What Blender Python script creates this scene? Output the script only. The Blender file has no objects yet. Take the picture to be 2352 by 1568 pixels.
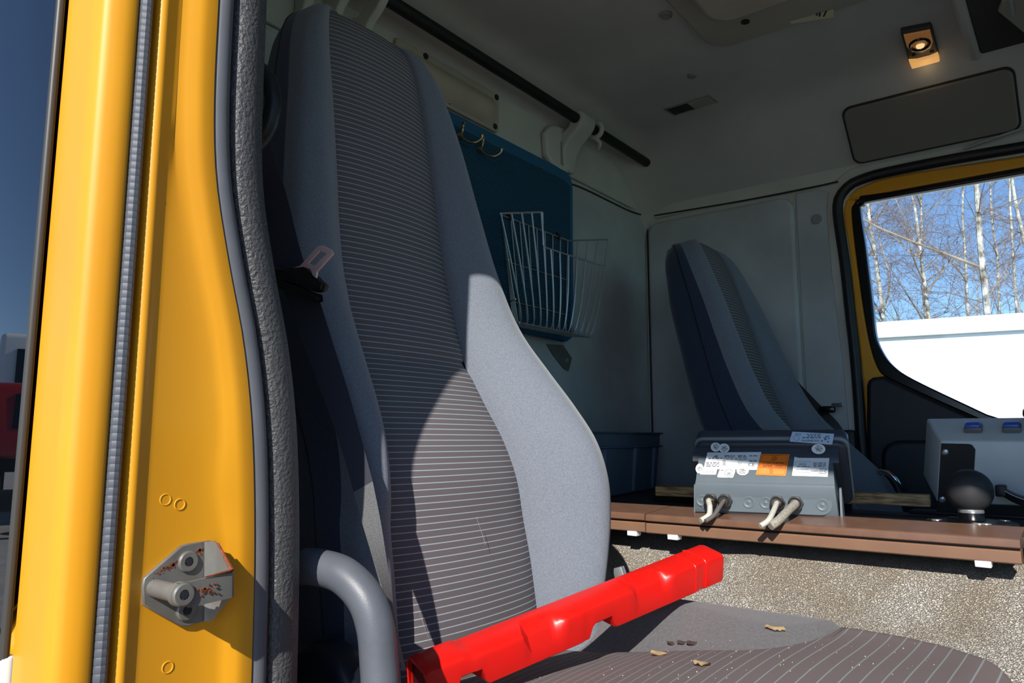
import bpy, bmesh, math, random
import numpy as np
from mathutils import Vector, Matrix, Euler
random.seed(7)
scene = bpy.context.scene
COL = scene.collection

# ------------------------------------------------------------------ camera
F = 1700.0; W = 2352.0; H = 1568.0
PITCH = math.atan(227 / 1700.0); YAW = math.radians(37.6)
CAM = Vector((0.62, -0.30, 2.10))
cam = bpy.data.cameras.new('camera'); cam_o = bpy.data.objects.new('camera', cam); COL.objects.link(cam_o)
cam.sensor_width = 36.0; cam.lens = 36.0 * F / W; cam.clip_start = 0.02; cam.clip_end = 500
cam_o.location = CAM; cam_o.rotation_euler = (math.pi / 2 + PITCH, 0, YAW)
scene.camera = cam_o

# ------------------------------------------------------------------ sky, sun, exposure
SUN = Vector((-0.42, 1.0, -0.71)).normalized()          # direction the light travels
wd = bpy.data.worlds.new('sky'); scene.world = wd; wd.use_nodes = True
nt = wd.node_tree; nt.nodes.clear()
out = nt.nodes.new('ShaderNodeOutputWorld'); bg = nt.nodes.new('ShaderNodeBackground'); sky = nt.nodes.new('ShaderNodeTexSky')
sky.sky_type = 'NISHITA'; sky.sun_disc = False
sky.sun_elevation = math.asin(-SUN.z); sky.sun_rotation = math.atan2(-SUN.x, -SUN.y)
sky.altitude = 2500; sky.air_density = 0.9; sky.dust_density = 0.0; sky.ozone_density = 4.0
bg.inputs['Strength'].default_value = 0.20
nt.links.new(sky.outputs[0], bg.inputs[0]); nt.links.new(bg.outputs[0], out.inputs[0])
sl = bpy.data.lights.new('sun', 'SUN'); sl.energy = 6.0; sl.angle = math.radians(0.55); sl.color = (1.0, 0.95, 0.87)
so = bpy.data.objects.new('sun', sl); COL.objects.link(so); so.rotation_euler = SUN.to_track_quat('-Z', 'Y').to_euler()
so.location = (3, -6, 8)
scene.view_settings.view_transform = 'Standard'; scene.view_settings.look = 'None'
scene.view_settings.exposure = 0.0; scene.view_settings.gamma = 1.0
scene.view_settings.use_curve_mapping = False
scene.cycles.max_bounces = 14; scene.cycles.diffuse_bounces = 8; scene.cycles.transparent_max_bounces = 12

# ------------------------------------------------------------------ helpers
_f = Vector((-math.sin(YAW), math.cos(YAW), 0)) * math.cos(PITCH) + Vector((0, 0, math.sin(PITCH)))
_r = Vector((math.cos(YAW), math.sin(YAW), 0)); _u = _r.cross(_f)
def ray(x, y): return _f + _r * ((x - W / 2) / F) - _u * ((y - H / 2) / F)
def at(x, y, ax, v):                      # photo pixel -> point on the plane of a real surface (X, Y or Z = v)
    d = ray(x, y); i = 'XYZ'.index(ax); return CAM + d * ((v - CAM[i]) / d[i])
def at_slope(x, y, k=4.97):               # the slanted roof lining above the far door: Y + Z = k
    d = ray(x, y); return CAM + d * ((k - CAM.y - CAM.z) / (d.y + d.z))

def lin(c):
    return tuple(((v / 255) / 12.92 if v / 255 <= 0.04045 else ((v / 255 + 0.055) / 1.055) ** 2.4) for v in c) + (1.0,)

MATS = {}
def mat(name, col, rough=0.6, metal=0.0, var=0.0, vscale=8.0, bump=0.0, bscale=200.0, coat=0.0, spec=0.5,
        emit=None, estr=0.0, col2=None, btype='NOISE', sheen=0.0, vdetail=6.0, bdist=0.002):
    m = bpy.data.materials.new(name); m.use_nodes = True; MATS[name] = m
    n = m.node_tree.nodes; L = m.node_tree.links; b = n['Principled BSDF']
    c = lin(col); b.inputs['Base Color'].default_value = c
    b.inputs['Roughness'].default_value = rough; b.inputs['Metallic'].default_value = metal
    b.inputs['Specular IOR Level'].default_value = spec; b.inputs['Coat Weight'].default_value = coat
    b.inputs['Coat Roughness'].default_value = 0.08; b.inputs['Sheen Weight'].default_value = sheen
    tc = n.new('ShaderNodeTexCoord')
    if var > 0 or col2:
        t = n.new('ShaderNodeTexNoise'); t.inputs['Scale'].default_value = vscale; t.inputs['Detail'].default_value = vdetail
        L.new(tc.outputs['Object'], t.inputs['Vector'])
        r = n.new('ShaderNodeValToRGB'); e = r.color_ramp.elements
        e[0].position = 0.35; e[1].position = 0.68
        e[0].color = lin(col2) if col2 else tuple(v * (1 - var) for v in c[:3]) + (1,)
        e[1].color = c if col2 else tuple(min(1, v * (1 + var)) for v in c[:3]) + (1,)
        L.new(t.outputs['Fac'], r.inputs['Fac']); L.new(r.outputs['Color'], b.inputs['Base Color'])
    if bump > 0:
        if btype == 'VORONOI':
            t2 = n.new('ShaderNodeTexVoronoi'); t2.feature = 'DISTANCE_TO_EDGE'; t2.inputs['Scale'].default_value = bscale; o = t2.outputs['Distance']
        else:
            t2 = n.new('ShaderNodeTexNoise'); t2.inputs['Scale'].default_value = bscale; t2.inputs['Detail'].default_value = 3; o = t2.outputs['Fac']
        L.new(tc.outputs['Object'], t2.inputs['Vector'])
        bp = n.new('ShaderNodeBump'); bp.inputs['Strength'].default_value = bump; bp.inputs['Distance'].default_value = bdist
        L.new(o, bp.inputs['Height']); L.new(bp.outputs['Normal'], b.inputs['Normal'])
    if emit:
        b.inputs['Emission Color'].default_value = lin(emit); b.inputs['Emission Strength'].default_value = estr
    return m

def stripe_mat(name, base, line, period=0.0072, duty=0.16):
    m = mat(name, base, 0.95, spec=0.15)
    n = m.node_tree.nodes; L = m.node_tree.links; b = n['Principled BSDF']
    uv = n.new('ShaderNodeUVMap'); uv.uv_map = 'UVMap'
    sep = n.new('ShaderNodeSeparateXYZ'); L.new(uv.outputs[0], sep.inputs[0])
    def M(op, a, bb=None, c=None):
        q = n.new('ShaderNodeMath'); q.operation = op
        for i, v in enumerate((a, bb, c)):
            if v is None: continue
            if isinstance(v, (int, float)): q.inputs[i].default_value = v
            else: L.new(v, q.inputs[i])
        return q.outputs[0]
    ph = M('FRACT', M('DIVIDE', sep.outputs[1], period))
    mask = M('LESS_THAN', ph, duty)
    # diagonal weave ticks between the lines
    wv = M('FRACT', M('ADD', M('DIVIDE', sep.outputs[0], 0.0021), M('MULTIPLY', ph, 1.2)))
    tick = M('MULTIPLY', M('LESS_THAN', wv, 0.42), 0.75)
    mx = n.new('ShaderNodeMixRGB'); mx.inputs[1].default_value = lin(base)
    mx.inputs[2].default_value = lin(tuple(min(255, v * 1.55) for v in base)); L.new(tick, mx.inputs[0])
    mx2 = n.new('ShaderNodeMixRGB'); L.new(mx.outputs[0], mx2.inputs[1]); mx2.inputs[2].default_value = lin(line)
    dash = M('MULTIPLY', mask, M('ADD', 0.55, M('MULTIPLY', M('LESS_THAN', M('FRACT', M('DIVIDE', sep.outputs[0], 0.0014)), 0.6), 0.45)))
    L.new(dash, mx2.inputs[0]); L.new(mx2.outputs[0], b.inputs['Base Color'])
    bp = n.new('ShaderNodeBump'); bp.inputs['Strength'].default_value = 0.35; bp.inputs['Distance'].default_value = 0.0012
    L.new(M('SUBTRACT', M('MULTIPLY', tick, 0.4), mask), bp.inputs['Height']); L.new(bp.outputs[0], b.inputs['Normal'])
    return m

def tunnel_mat():
    # grained vinyl: pale pebbles with darker creases, brownish stains
    m = mat('tunnel_mat', (176, 170, 160), 0.6); n = m.node_tree.nodes; L = m.node_tree.links; b = n['Principled BSDF']
    tc = n.new('ShaderNodeTexCoord')
    wn_ = n.new('ShaderNodeTexNoise'); wn_.inputs['Scale'].default_value = 90; mixv = n.new('ShaderNodeMixRGB'); mixv.blend_type = 'ADD'; mixv.inputs[0].default_value = 0.016
    L.new(tc.outputs['Object'], wn_.inputs['Vector']); L.new(tc.outputs['Object'], mixv.inputs[1]); L.new(wn_.outputs['Color'], mixv.inputs[2])
    v = n.new('ShaderNodeTexVoronoi'); v.feature = 'DISTANCE_TO_EDGE'; v.inputs['Scale'].default_value = 250; L.new(mixv.outputs[0], v.inputs['Vector'])
    cr = n.new('ShaderNodeValToRGB'); cr.color_ramp.elements[0].position = 0.0; cr.color_ramp.elements[1].position = 0.20
    L.new(v.outputs['Distance'], cr.inputs[0])
    st = n.new('ShaderNodeTexNoise'); st.inputs['Scale'].default_value = 6; st.inputs['Detail'].default_value = 5; L.new(tc.outputs['Object'], st.inputs['Vector'])
    sr = n.new('ShaderNodeValToRGB'); sr.color_ramp.elements[0].position = .38; sr.color_ramp.elements[1].position = .58
    sr.color_ramp.elements[0].color = lin((176, 164, 146)); sr.color_ramp.elements[1].color = lin((206, 202, 194)); L.new(st.outputs[0], sr.inputs[0])
    mx = n.new('ShaderNodeMixRGB'); mx.inputs[1].default_value = lin((126, 120, 112)); L.new(cr.outputs[0], mx.inputs[0]); L.new(sr.outputs[0], mx.inputs[2])
    L.new(mx.outputs[0], b.inputs['Base Color'])
    bp = n.new('ShaderNodeBump'); bp.inputs['Strength'].default_value = 0.8; bp.inputs['Distance'].default_value = 0.003
    L.new(cr.outputs[0], bp.inputs['Height']); L.new(bp.outputs[0], b.inputs['Normal'])
    return m

def glass_mat(name, tint, refl=0.08, rough=0.0):
    m = bpy.data.materials.new(name); m.use_nodes = True; MATS[name] = m
    n = m.node_tree.nodes; L = m.node_tree.links; n.clear()
    o = n.new('ShaderNodeOutputMaterial'); tr = n.new('ShaderNodeBsdfTransparent'); gl = n.new('ShaderNodeBsdfGlossy')
    tr.inputs[0].default_value = tint; gl.inputs['Roughness'].default_value = rough
    fr = n.new('ShaderNodeFresnel'); fr.inputs[0].default_value = 1.45; mx = n.new('ShaderNodeMixShader')
    L.new(fr.outputs[0], mx.inputs[0]); L.new(tr.outputs[0], mx.inputs[1]); L.new(gl.outputs[0], mx.inputs[2]); L.new(mx.outputs[0], o.inputs[0])
    return m

def catmull(xs, ys, q):
    xs = np.asarray(xs, float); ys = np.asarray(ys, float); q = np.asarray(q, float)
    n = len(xs); d = np.zeros(n); s = np.diff(ys) / np.diff(xs)
    d[1:-1] = (s[:-1] + s[1:]) / 2; d[0] = s[0]; d[-1] = s[-1]
    i = np.clip(np.searchsorted(xs, q) - 1, 0, n - 2); h = xs[i + 1] - xs[i]; t = (q - xs[i]) / h
    return ((2*t**3-3*t**2+1)*ys[i] + (t**3-2*t**2+t)*h*d[i] + (-2*t**3+3*t**2)*ys[i+1] + (t**3-t**2)*h*d[i+1])
def smooth_path(pts, k=6):
    pts = [Vector(p) for p in pts]; n = len(pts); t = np.arange(n); q = np.linspace(0, n - 1, (n - 1) * k + 1)
    return [Vector(v) for v in zip(*[catmull(t, [p[j] for p in pts], q) for j in range(3)])]

class MB:
    def __init__(s): s.v = []; s.f = []; s.uv = None
    def add(s, v, f, M=None):
        o = len(s.v); s.v += [tuple(M @ Vector(p)) if M else tuple(p) for p in v]; s.f += [tuple(i + o for i in q) for q in f]; return s
    def grid(s, P, ci=False, cj=False, uv=None):
        ni = len(P); nj = len(P[0]); o = len(s.v); s.v += [tuple(p) for r in P for p in r]
        if uv is not None:
            if s.uv is None: s.uv = []
            s.uv += [tuple(p) for r in uv for p in r]
        for i in range(ni if ci else ni - 1):
            for j in range(nj if cj else nj - 1):
                a, b = i, (i + 1) % ni; c, d = j, (j + 1) % nj
                s.f.append((o + a * nj + c, o + b * nj + c, o + b * nj + d, o + a * nj + d))
        return s
    def tube(s, path, r, n=8, closed=False, caps=True, flat=1.0):
        path = [Vector(p) for p in path]; N = len(path); rr = r if isinstance(r, (list, tuple)) else [r] * N
        up = None; rings = []
        for i in range(N):
            a = path[(i - 1) % N] if (i > 0 or closed) else path[i]; b = path[(i + 1) % N] if (i < N - 1 or closed) else path[i]
            t = (b - a)
            t = t.normalized() if t.length > 1e-9 else Vector((0, 0, 1))
            if up is None: up = Vector((0, 0, 1)) if abs(t.z) < 0.9 else Vector((1, 0, 0))
            x = t.cross(up)
            x = x.normalized() if x.length > 1e-6 else t.orthogonal().normalized()
            up = x.cross(t).normalized()
            rings.append([path[i] + x * (math.cos(2*math.pi*k/n) * rr[i]) + up * (math.sin(2*math.pi*k/n) * rr[i] * flat) for k in range(n)])
        o = len(s.v); s.grid(rings, ci=closed, cj=True)
        if caps and not closed:
            s.f.append(tuple(o + k for k in range(n))); s.f.append(tuple(o + (N - 1) * n + k for k in reversed(range(n))))
        return s
    def box(s, c, d, M=None):
        x, y, z = c; a, b, e = d[0]/2, d[1]/2, d[2]/2
        v = [(x+i*a, y+j*b, z+k*e) for i in (-1,1) for j in (-1,1) for k in (-1,1)]
        return s.add(v, [(0,1,3,2),(4,6,7,5),(0,4,5,1),(2,3,7,6),(0,2,6,4),(1,5,7,3)], M)
    def rbox(s, c, d, r=0.004, seg=2, M=None):
        bm = bmesh.new(); bmesh.ops.create_cube(bm, size=1)
        for v in bm.verts: v.co = Vector((v.co.x*d[0]+c[0], v.co.y*d[1]+c[1], v.co.z*d[2]+c[2]))
        bmesh.ops.bevel(bm, geom=list(bm.edges), offset=r, segments=seg, profile=0.5, affect='EDGES')
        bm.verts.index_update(); s.add([v.co for v in bm.verts], [[v.index for v in f.verts] for f in bm.faces], M); bm.free(); return s
    def hexa(s, p8, r=0.0, seg=2):     # p8 in the order of box()
        F6 = [(0,1,3,2),(4,6,7,5),(0,4,5,1),(2,3,7,6),(0,2,6,4),(1,5,7,3)]
        if r <= 0: return s.add(p8, F6)
        bm = bmesh.new(); vs = [bm.verts.new(p) for p in p8]
        for q in F6: bm.faces.new([vs[i] for i in q])
        bmesh.ops.bevel(bm, geom=list(bm.edges), offset=r, segments=seg, profile=0.5, affect='EDGES')
        bm.verts.index_update(); s.add([v.co for v in bm.verts], [[v.index for v in f.verts] for f in bm.faces]); bm.free(); return s
    def lathe(s, prof, n=24, M=None):
        rings = [[(r*math.cos(2*math.pi*k/n), r*math.sin(2*math.pi*k/n), z) for k in range(n)] for r, z in prof]
        if M: rings = [[tuple(M @ Vector(p)) for p in q] for q in rings]
        o = len(s.v); s.grid(rings, cj=True); N = len(prof)
        s.f.append(tuple(o + k for k in reversed(range(n)))); s.f.append(tuple(o + (N-1)*n + k for k in range(n))); return s
    def prism(s, poly, z0, z1, M=None):
        n = len(poly); v = [(x, y, z0) for x, y in poly] + [(x, y, z1) for x, y in poly]
        f = [tuple(reversed(range(n))), tuple(range(n, 2*n))] + [(i, (i+1) % n, n + (i+1) % n, n + i) for i in range(n)]
        return s.add(v, f, M)
    def plate(s, outer, holes=(), t=0.01, bev=0.0, M=None, seg=2):
        cu = bpy.data.curves.new('tmp', 'CURVE'); cu.dimensions = '2D'; cu.fill_mode = 'BOTH'
        cu.extrude = max(1e-5, t/2 - bev); cu.bevel_depth = bev; cu.bevel_resolution = seg; cu.offset = -bev
        for lp in [outer] + list(holes):
            sp = cu.splines.new('POLY'); sp.points.add(len(lp) - 1)
            for i, p in enumerate(lp): sp.points[i].co = (p[0], p[1], 0, 1)
            sp.use_cyclic_u = True
        return s._curve(cu, Matrix.Translation((0, 0, t/2)) if M is None else M @ Matrix.Translation((0, 0, t/2)))
    def text(s, body, size, M, ax='CENTER', extr=0.00005, sx=1.0):
        cu = bpy.data.curves.new('tmp', 'FONT'); cu.body = body; cu.size = size; cu.align_x = ax; cu.align_y = 'CENTER'
        cu.extrude = extr; cu.resolution_u = 2
        return s._curve(cu, M @ Matrix.Diagonal((sx, 1, 1, 1)))
    def _curve(s, cu, M):
        o = bpy.data.objects.new('tmp', cu); COL.objects.link(o); dg = bpy.context.evaluated_depsgraph_get()
        me = bpy.data.meshes.new_from_object(o.evaluated_get(dg))
        s.add([v.co for v in me.vertices], [tuple(p.vertices) for p in me.polygons], M)
        bpy.data.objects.remove(o); bpy.data.curves.remove(cu); bpy.data.meshes.remove(me); return s
    def mesh(s, name, m, smooth=40, subd=0):
        me = bpy.data.meshes.new(name); me.from_pydata(s.v, [], s.f); me.validate(); me.update()
        if s.uv and len(s.uv) == len(s.v):
            ul = me.uv_layers.new(name='UVMap')
            idx = np.zeros(len(me.loops), int); me.loops.foreach_get('vertex_index', idx)
            ul.data.foreach_set('uv', np.array(s.uv, np.float32)[idx].ravel())
        bm = bmesh.new(); bm.from_mesh(me); bmesh.ops.recalc_face_normals(bm, faces=bm.faces); bm.to_mesh(me); bm.free()
        if smooth:
            me.shade_smooth(); me.set_sharp_from_angle(angle=math.radians(smooth))
        me.materials.append(MATS[m]); return me

WM = {}
def root(name, label, cat, loc=(0,0,0), rot=(0,0,0), group=None):
    o = bpy.data.objects.new(name, None); COL.objects.link(o); o.empty_display_size = 0.05
    o.location = loc; o.rotation_euler = rot; o['label'] = label; o['category'] = cat
    if group: o['group'] = group
    WM[o] = Matrix.Translation(Vector(loc)) @ Euler(rot).to_matrix().to_4x4(); return o
def part(name, mb, m, parent, label=None, world=True, smooth=40, kind=None):
    Mw = WM[parent]
    if world and Mw != Matrix.Identity(4):
        I = Mw.inverted(); mb.v = [tuple(I @ Vector(p)) for p in mb.v]
    o = bpy.data.objects.new(name, mb.mesh(name, m, smooth)); COL.objects.link(o); o.parent = parent; WM[o] = Mw
    if label: o['label'] = label
    if kind: o['kind'] = kind
    return o
def thing(name, mb, m, label, cat, group=None, kind=None, smooth=40):
    o = bpy.data.objects.new(name, mb.mesh(name, m, smooth)); COL.objects.link(o); WM[o] = Matrix.Identity(4)
    o['label'] = label; o['category'] = cat
    if group: o['group'] = group
    if kind: o['kind'] = kind
    return o
def struct(name, mb, m, label, cat, smooth=40): return thing(name, mb, m, label, cat, kind='structure', smooth=smooth)
def clone(o, parent=None, name=None):
    c = o.copy(); COL.objects.link(c); c.parent = parent
    for ch in list(o.children): clone(ch, c)
    return c
def frame(o, x, y):                       # matrix from an origin and two axes
    x = Vector(x).normalized(); y = Vector(y); z = x.cross(y).normalized(); y = z.cross(x).normalized()
    return Matrix(((x.x, y.x, z.x, o[0]), (x.y, y.y, z.y, o[1]), (x.z, y.z, z.z, o[2]), (0, 0, 0, 1)))
def rrect(x0, y0, x1, y1, r, n=5):
    p = []
    for cx, cy, a in ((x1-r, y0+r, -90), (x1-r, y1-r, 0), (x0+r, y1-r, 90), (x0+r, y0+r, 180)):
        for k in range(n + 1):
            t = math.radians(a + 90 * k / n); p.append((cx + r*math.cos(t), cy + r*math.sin(t)))
    return p
def circ(cx, cy, r, n=24, ry=None): return [(cx + r*math.cos(2*math.pi*k/n), cy + (ry or r)*math.sin(2*math.pi*k/n)) for k in range(n)]

# ------------------------------------------------------------------ materials
mat('yellow_paint', (230, 160, 24), 0.5, coat=0.1, var=0.05, vscale=5, col2=(224, 152, 18))
mat('grey_rubber', (92, 94, 101), 0.45, var=0.06, vscale=30)
mat('rib_rubber', (86, 90, 98), 0.45)
mat('grain_trim', (72, 72, 74), 0.42, bump=1.0, bscale=300, var=0.08, vscale=60, bdist=.0022)
mat('black', (14, 14, 16), 0.5)
mat('black_gloss', (12, 12, 14), 0.2)
mat('black_plastic', (24, 26, 31), 0.45, bump=0.15, bscale=500)
mat('navy_plastic', (20, 26, 38), 0.4)
mat('dark_glass', (5, 7, 10), 0.0, spec=0.6)
mat('liner', (196, 197, 190), 0.85, var=0.10, vscale=3.5, bump=0.1, bscale=700)
mat('roof_liner', (192, 192, 187), 0.9, var=0.10, vscale=3.0, bump=0.12, bscale=800)
mat('side_liner', (182, 186, 188), 0.75, var=0.16, vscale=4.0, bump=0.1, bscale=600)
mat('hatch_grey', (164, 160, 148), 0.7, var=0.06, vscale=6)
mat('vent_grey', (140, 144, 138), 0.6)
mat('vent_dark', (36, 38, 36), 0.6)
mat('visor_grey', (132, 128, 122), 0.8, bump=0.1, bscale=600)
mat('tray_beige', (182, 172, 156), 0.7, var=0.06, vscale=10)
mat('console_dark', (64, 65, 60), 0.8)
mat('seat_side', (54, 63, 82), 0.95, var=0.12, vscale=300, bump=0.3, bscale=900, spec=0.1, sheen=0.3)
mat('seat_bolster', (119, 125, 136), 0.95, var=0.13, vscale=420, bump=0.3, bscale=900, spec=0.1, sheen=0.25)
mat('seat_back', (40, 46, 58), 0.95)
stripe_mat('seat_stripe', (88, 82, 85), (168, 186, 192), period=.0088, duty=.15)
stripe_mat('cushion_stripe', (92, 84, 84), (140, 148, 152), period=0.0165, duty=0.10)
mat('cushion_plain', (100, 98, 100), 0.95, var=0.14, vscale=300, bump=0.25, bscale=800, spec=0.1, sheen=0.2)
mat('belt_web', (36, 38, 52), 0.75, bump=0.2, bscale=1500)
mat('belt_web_sunlit', (104, 104, 106), 0.8, bump=0.6, bscale=1400, var=0.25, vscale=900)  # same webbing, sunlight painted in as a paler colour
mat('chrome', (205, 205, 205), 0.16, metal=1.0)
mat('tongue_reflection', (236, 200, 194), 0.3, metal=0.3)  # pinkish tint paints a red reflection into the metal
mat('zinc', (196, 200, 200), 0.30, metal=0.75)
mat('brass_hook', (176, 164, 140), 0.3, metal=1.0)
mat('steel_grey', (132, 132, 128), 0.42, metal=0.35, var=0.1, vscale=40, col2=(118, 114, 108))
mat('rust', (128, 66, 38), 0.9, var=0.3, vscale=300)
mat('tube_grey', (90, 94, 102), 0.42, var=0.05, vscale=60, bump=0.1, bscale=900)
mat('red_plastic', (222, 20, 14), 0.36, var=0.10, vscale=18, col2=(208, 26, 18))
tunnel_mat()
mat('ply_black', (44, 40, 40), 0.55, var=0.25, vscale=20)
mat('brown_pvc', (130, 98, 78), 0.36, var=0.08, vscale=14)
mat('brown_pvc_top', (115, 85, 68), 0.3, var=0.10, vscale=30)
mat('white_clip', (232, 236, 240), 0.5)
mat('terminal_grey', (94, 105, 113), 0.4, var=0.04, vscale=20)
mat('terminal_dark', (64, 72, 84), 0.35)
mat('gasket', (150, 158, 160), 0.5)
mat('gland', (120, 114, 108), 0.22, metal=0.9)
mat('cable_white', (196, 194, 184), 0.5, var=0.1, vscale=120)
mat('cable_braid', (176, 170, 158), 0.4, var=0.3, vscale=400, metal=0.3)
mat('cable_grey', (96, 92, 90), 0.5)
mat('sticker_white', (236, 240, 242), 0.5)
mat('sticker_blue', (176, 200, 226), 0.45)
mat('sticker_orange', (255, 128, 0), 0.45)
mat('ink', (70, 70, 76), 0.7)
mat('ink_dark', (30, 32, 40), 0.7)
mat('ink_brown', (150, 62, 4), 0.7)
mat('box_grey', (226, 231, 231), 0.38, var=0.05, vscale=14)
mat('button_blue', (52, 104, 214), 0.25, coat=0.4)
mat('button_grey', (110, 110, 110), 0.4)
mat('rubber_ball', (50, 51, 54), 0.55, bump=0.2, bscale=900)
mat('crate_blue', (102, 116, 134), 0.5, var=0.08, vscale=12)
mat('board_blue', (28, 96, 136), 0.6)
mat('scale_button', (80, 84, 82), 0.6)
mat('hair', (170, 166, 160), 0.6)
mat('crumb', (206, 196, 170), 0.9)
mat('leaf', (176, 150, 110), 0.9, var=0.2, vscale=60)
mat('leaf_dark', (62, 50, 46), 0.9)
mat('lamp_house', (58, 56, 52), 0.45)
mat('lamp_lens', (230, 200, 150), 0.2, emit=(255, 186, 104), estr=0.55)
mat('lamp_lens_dim', (150, 120, 80), 0.15, emit=(255, 170, 90), estr=0.12)
mat('lamp_bulb', (250, 220, 170), 0.2, emit=(255, 214, 150), estr=0.9)
mat('asphalt', (158, 155, 150), 0.9, var=0.15, vscale=2)
mat('trailer_white', (236, 240, 238), 0.5)
mat('trailer_grey', (200, 206, 206), 0.5)
mat('bark_white', (236, 230, 218), 0.8, col2=(104, 94, 84), vscale=7, var=0.1)
mat('twig', (138, 118, 108), 0.85, var=0.2, vscale=1.0)
mat('branch', (186, 172, 154), 0.85, var=0.2, vscale=2.0, col2=(136, 118, 102))
mat('red_truck', (140, 22, 18), 0.3, coat=0.4)
mat('tyre', (20, 20, 20), 0.8)
mat('van_white', (226, 228, 228), 0.4)
mat('van_blue', (80, 160, 205), 0.4)
mat('cream_paper', (206, 200, 170), 0.8)
glass_mat('pane', (0.93, 0.97, 0.96, 1)); glass_mat('windscreen', (0.72, 0.86, 0.78, 1))
def extra_mats():
    # planed softwood
    m = mat('wood', (170, 138, 92), 0.6); n = m.node_tree.nodes; L = m.node_tree.links; b = n['Principled BSDF']
    tc = n.new('ShaderNodeTexCoord'); mp = n.new('ShaderNodeMapping'); mp.inputs['Scale'].default_value = (6, 120, 120)
    t = n.new('ShaderNodeTexNoise'); t.inputs['Scale'].default_value = 1.5; r = n.new('ShaderNodeValToRGB')
    r.color_ramp.elements[0].color = lin((120, 90, 52)); r.color_ramp.elements[1].color = lin((186, 156, 108))
    r.color_ramp.elements[0].position = 0.4; r.color_ramp.elements[1].position = 0.6
    L.new(tc.outputs['Object'], mp.inputs[0]); L.new(mp.outputs[0], t.inputs[0]); L.new(t.outputs[0], r.inputs[0]); L.new(r.outputs[0], b.inputs['Base Color'])
    # ribbed blue textile board: horizontal cord
    m = mat('board_cord', (16, 62, 96), 0.75); n = m.node_tree.nodes; L = m.node_tree.links; b = n['Principled BSDF']
    tc = n.new('ShaderNodeTexCoord'); w = n.new('ShaderNodeTexWave'); w.bands_direction = 'Z'; w.inputs['Scale'].default_value = 44; w.inputs['Distortion'].default_value = 0.4
    bp = n.new('ShaderNodeBump'); bp.inputs['Strength'].default_value = 0.9; bp.inputs['Distance'].default_value = 0.003
    L.new(tc.outputs['Object'], w.inputs[0]); L.new(w.outputs[1], bp.inputs['Height']); L.new(bp.outputs[0], b.inputs['Normal'])
    r = n.new('ShaderNodeValToRGB'); r.color_ramp.elements[0].color = lin((17, 62, 88)); r.color_ramp.elements[1].color = lin((28, 92, 124))
    L.new(w.outputs[1], r.inputs[0]); L.new(r.outputs[0], b.inputs['Base Color'])
extra_mats()

# ================================================================== THE CAB SHELL
XR, YF, ZC, ZF = -0.58, 2.05, 3.12, 1.25
FX = 1.35                                   # front end
mb = MB().box((0.385, 1.0, ZF - 0.03), (1.95, 2.14, 0.06)); struct('floor', mb, 'black_plastic', 'dark rubber covered cab floor under the seats', 'floor')

def ceil_z(x, y):
    d = YF - y; z = ZC
    k = 0.20 - d; z -= 0.5 * (k + math.sqrt(k*k + 0.0016)) if d < 0.5 else 0
    d2 = x - XR; r = 0.13
    if d2 < r: z -= r - math.sqrt(max(0, r*r - (r - d2)**2))
    return z
xs = [XR + (0.14) * (i / 14) ** 1.6 for i in range(15)] + [XR + 0.14 + (FX - 0.1 - XR - 0.14) * i / 24 for i in range(1, 25)]
ys = [-0.06 + 1.76 * i / 30 for i in range(30)] + [1.70 + 0.35 * i / 22 for i in range(23)]
P_ = [[(x, y, ceil_z(x, y)) for y in ys] for x in xs]
mb = MB().grid(P_); struct('ceiling', mb, 'roof_liner', 'grey moulded roof lining of the cab with rounded edges', 'ceiling', smooth=60)
mb = MB().box((0.36, 1.0, 3.17), (2.0, 2.2, 0.02)); struct('trim_1', mb, 'yellow_paint', 'yellow outer roof skin above the cab lining', 'roof')

# rear wall: backing + proud lower lining panel (its upper edge is the moulded seam line) and upper band
mb = MB().box((XR - 0.03, 1.0, 2.2), (0.05, 2.14, 1.95)); wr = struct('wall_rear', mb, 'liner', 'light grey lined rear wall of the cab behind the seats', 'wall')
Mrear = frame((XR - 0.005, 0, 0), (0, 1, 0), (0, 0, 1))         # local x = Y, y = Z, z = +X
part('upper_panel', MB().plate(rrect(0.05, 2.905, 2.045, 3.11, 0.02), t=0.012, bev=0.005, M=Mrear), 'liner', wr)
part('lower_panel', MB().plate(rrect(0.05, 1.3, 2.03, 2.893, 0.03), t=0.012, bev=0.005, M=Mrear), 'side_liner', wr)

# near side: outer wall with the door opening (rounded corners)
def XZ(y): return frame((0, y, 0), (1, 0, 0), (0, 0, 1))       # local x = X, y = Z, z = -Y
hole = rrect(0.044, 1.22, 1.16, 2.922, 0.17, 10)
wn = struct('wall_left', MB().plate([(-0.62, 1.2), (FX + 0.03, 1.2), (FX + 0.03, 3.2), (-0.62, 3.2)], [hole], t=0.055, M=XZ(-0.01)), 'yellow_paint',
            'yellow painted door pillar and side of the cab beside the open doorway', 'door pillar')
part('inner_lining', MB().box((-0.30, 0.055, 2.2), (0.56, 0.02, 1.9)), 'liner', wn)

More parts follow.
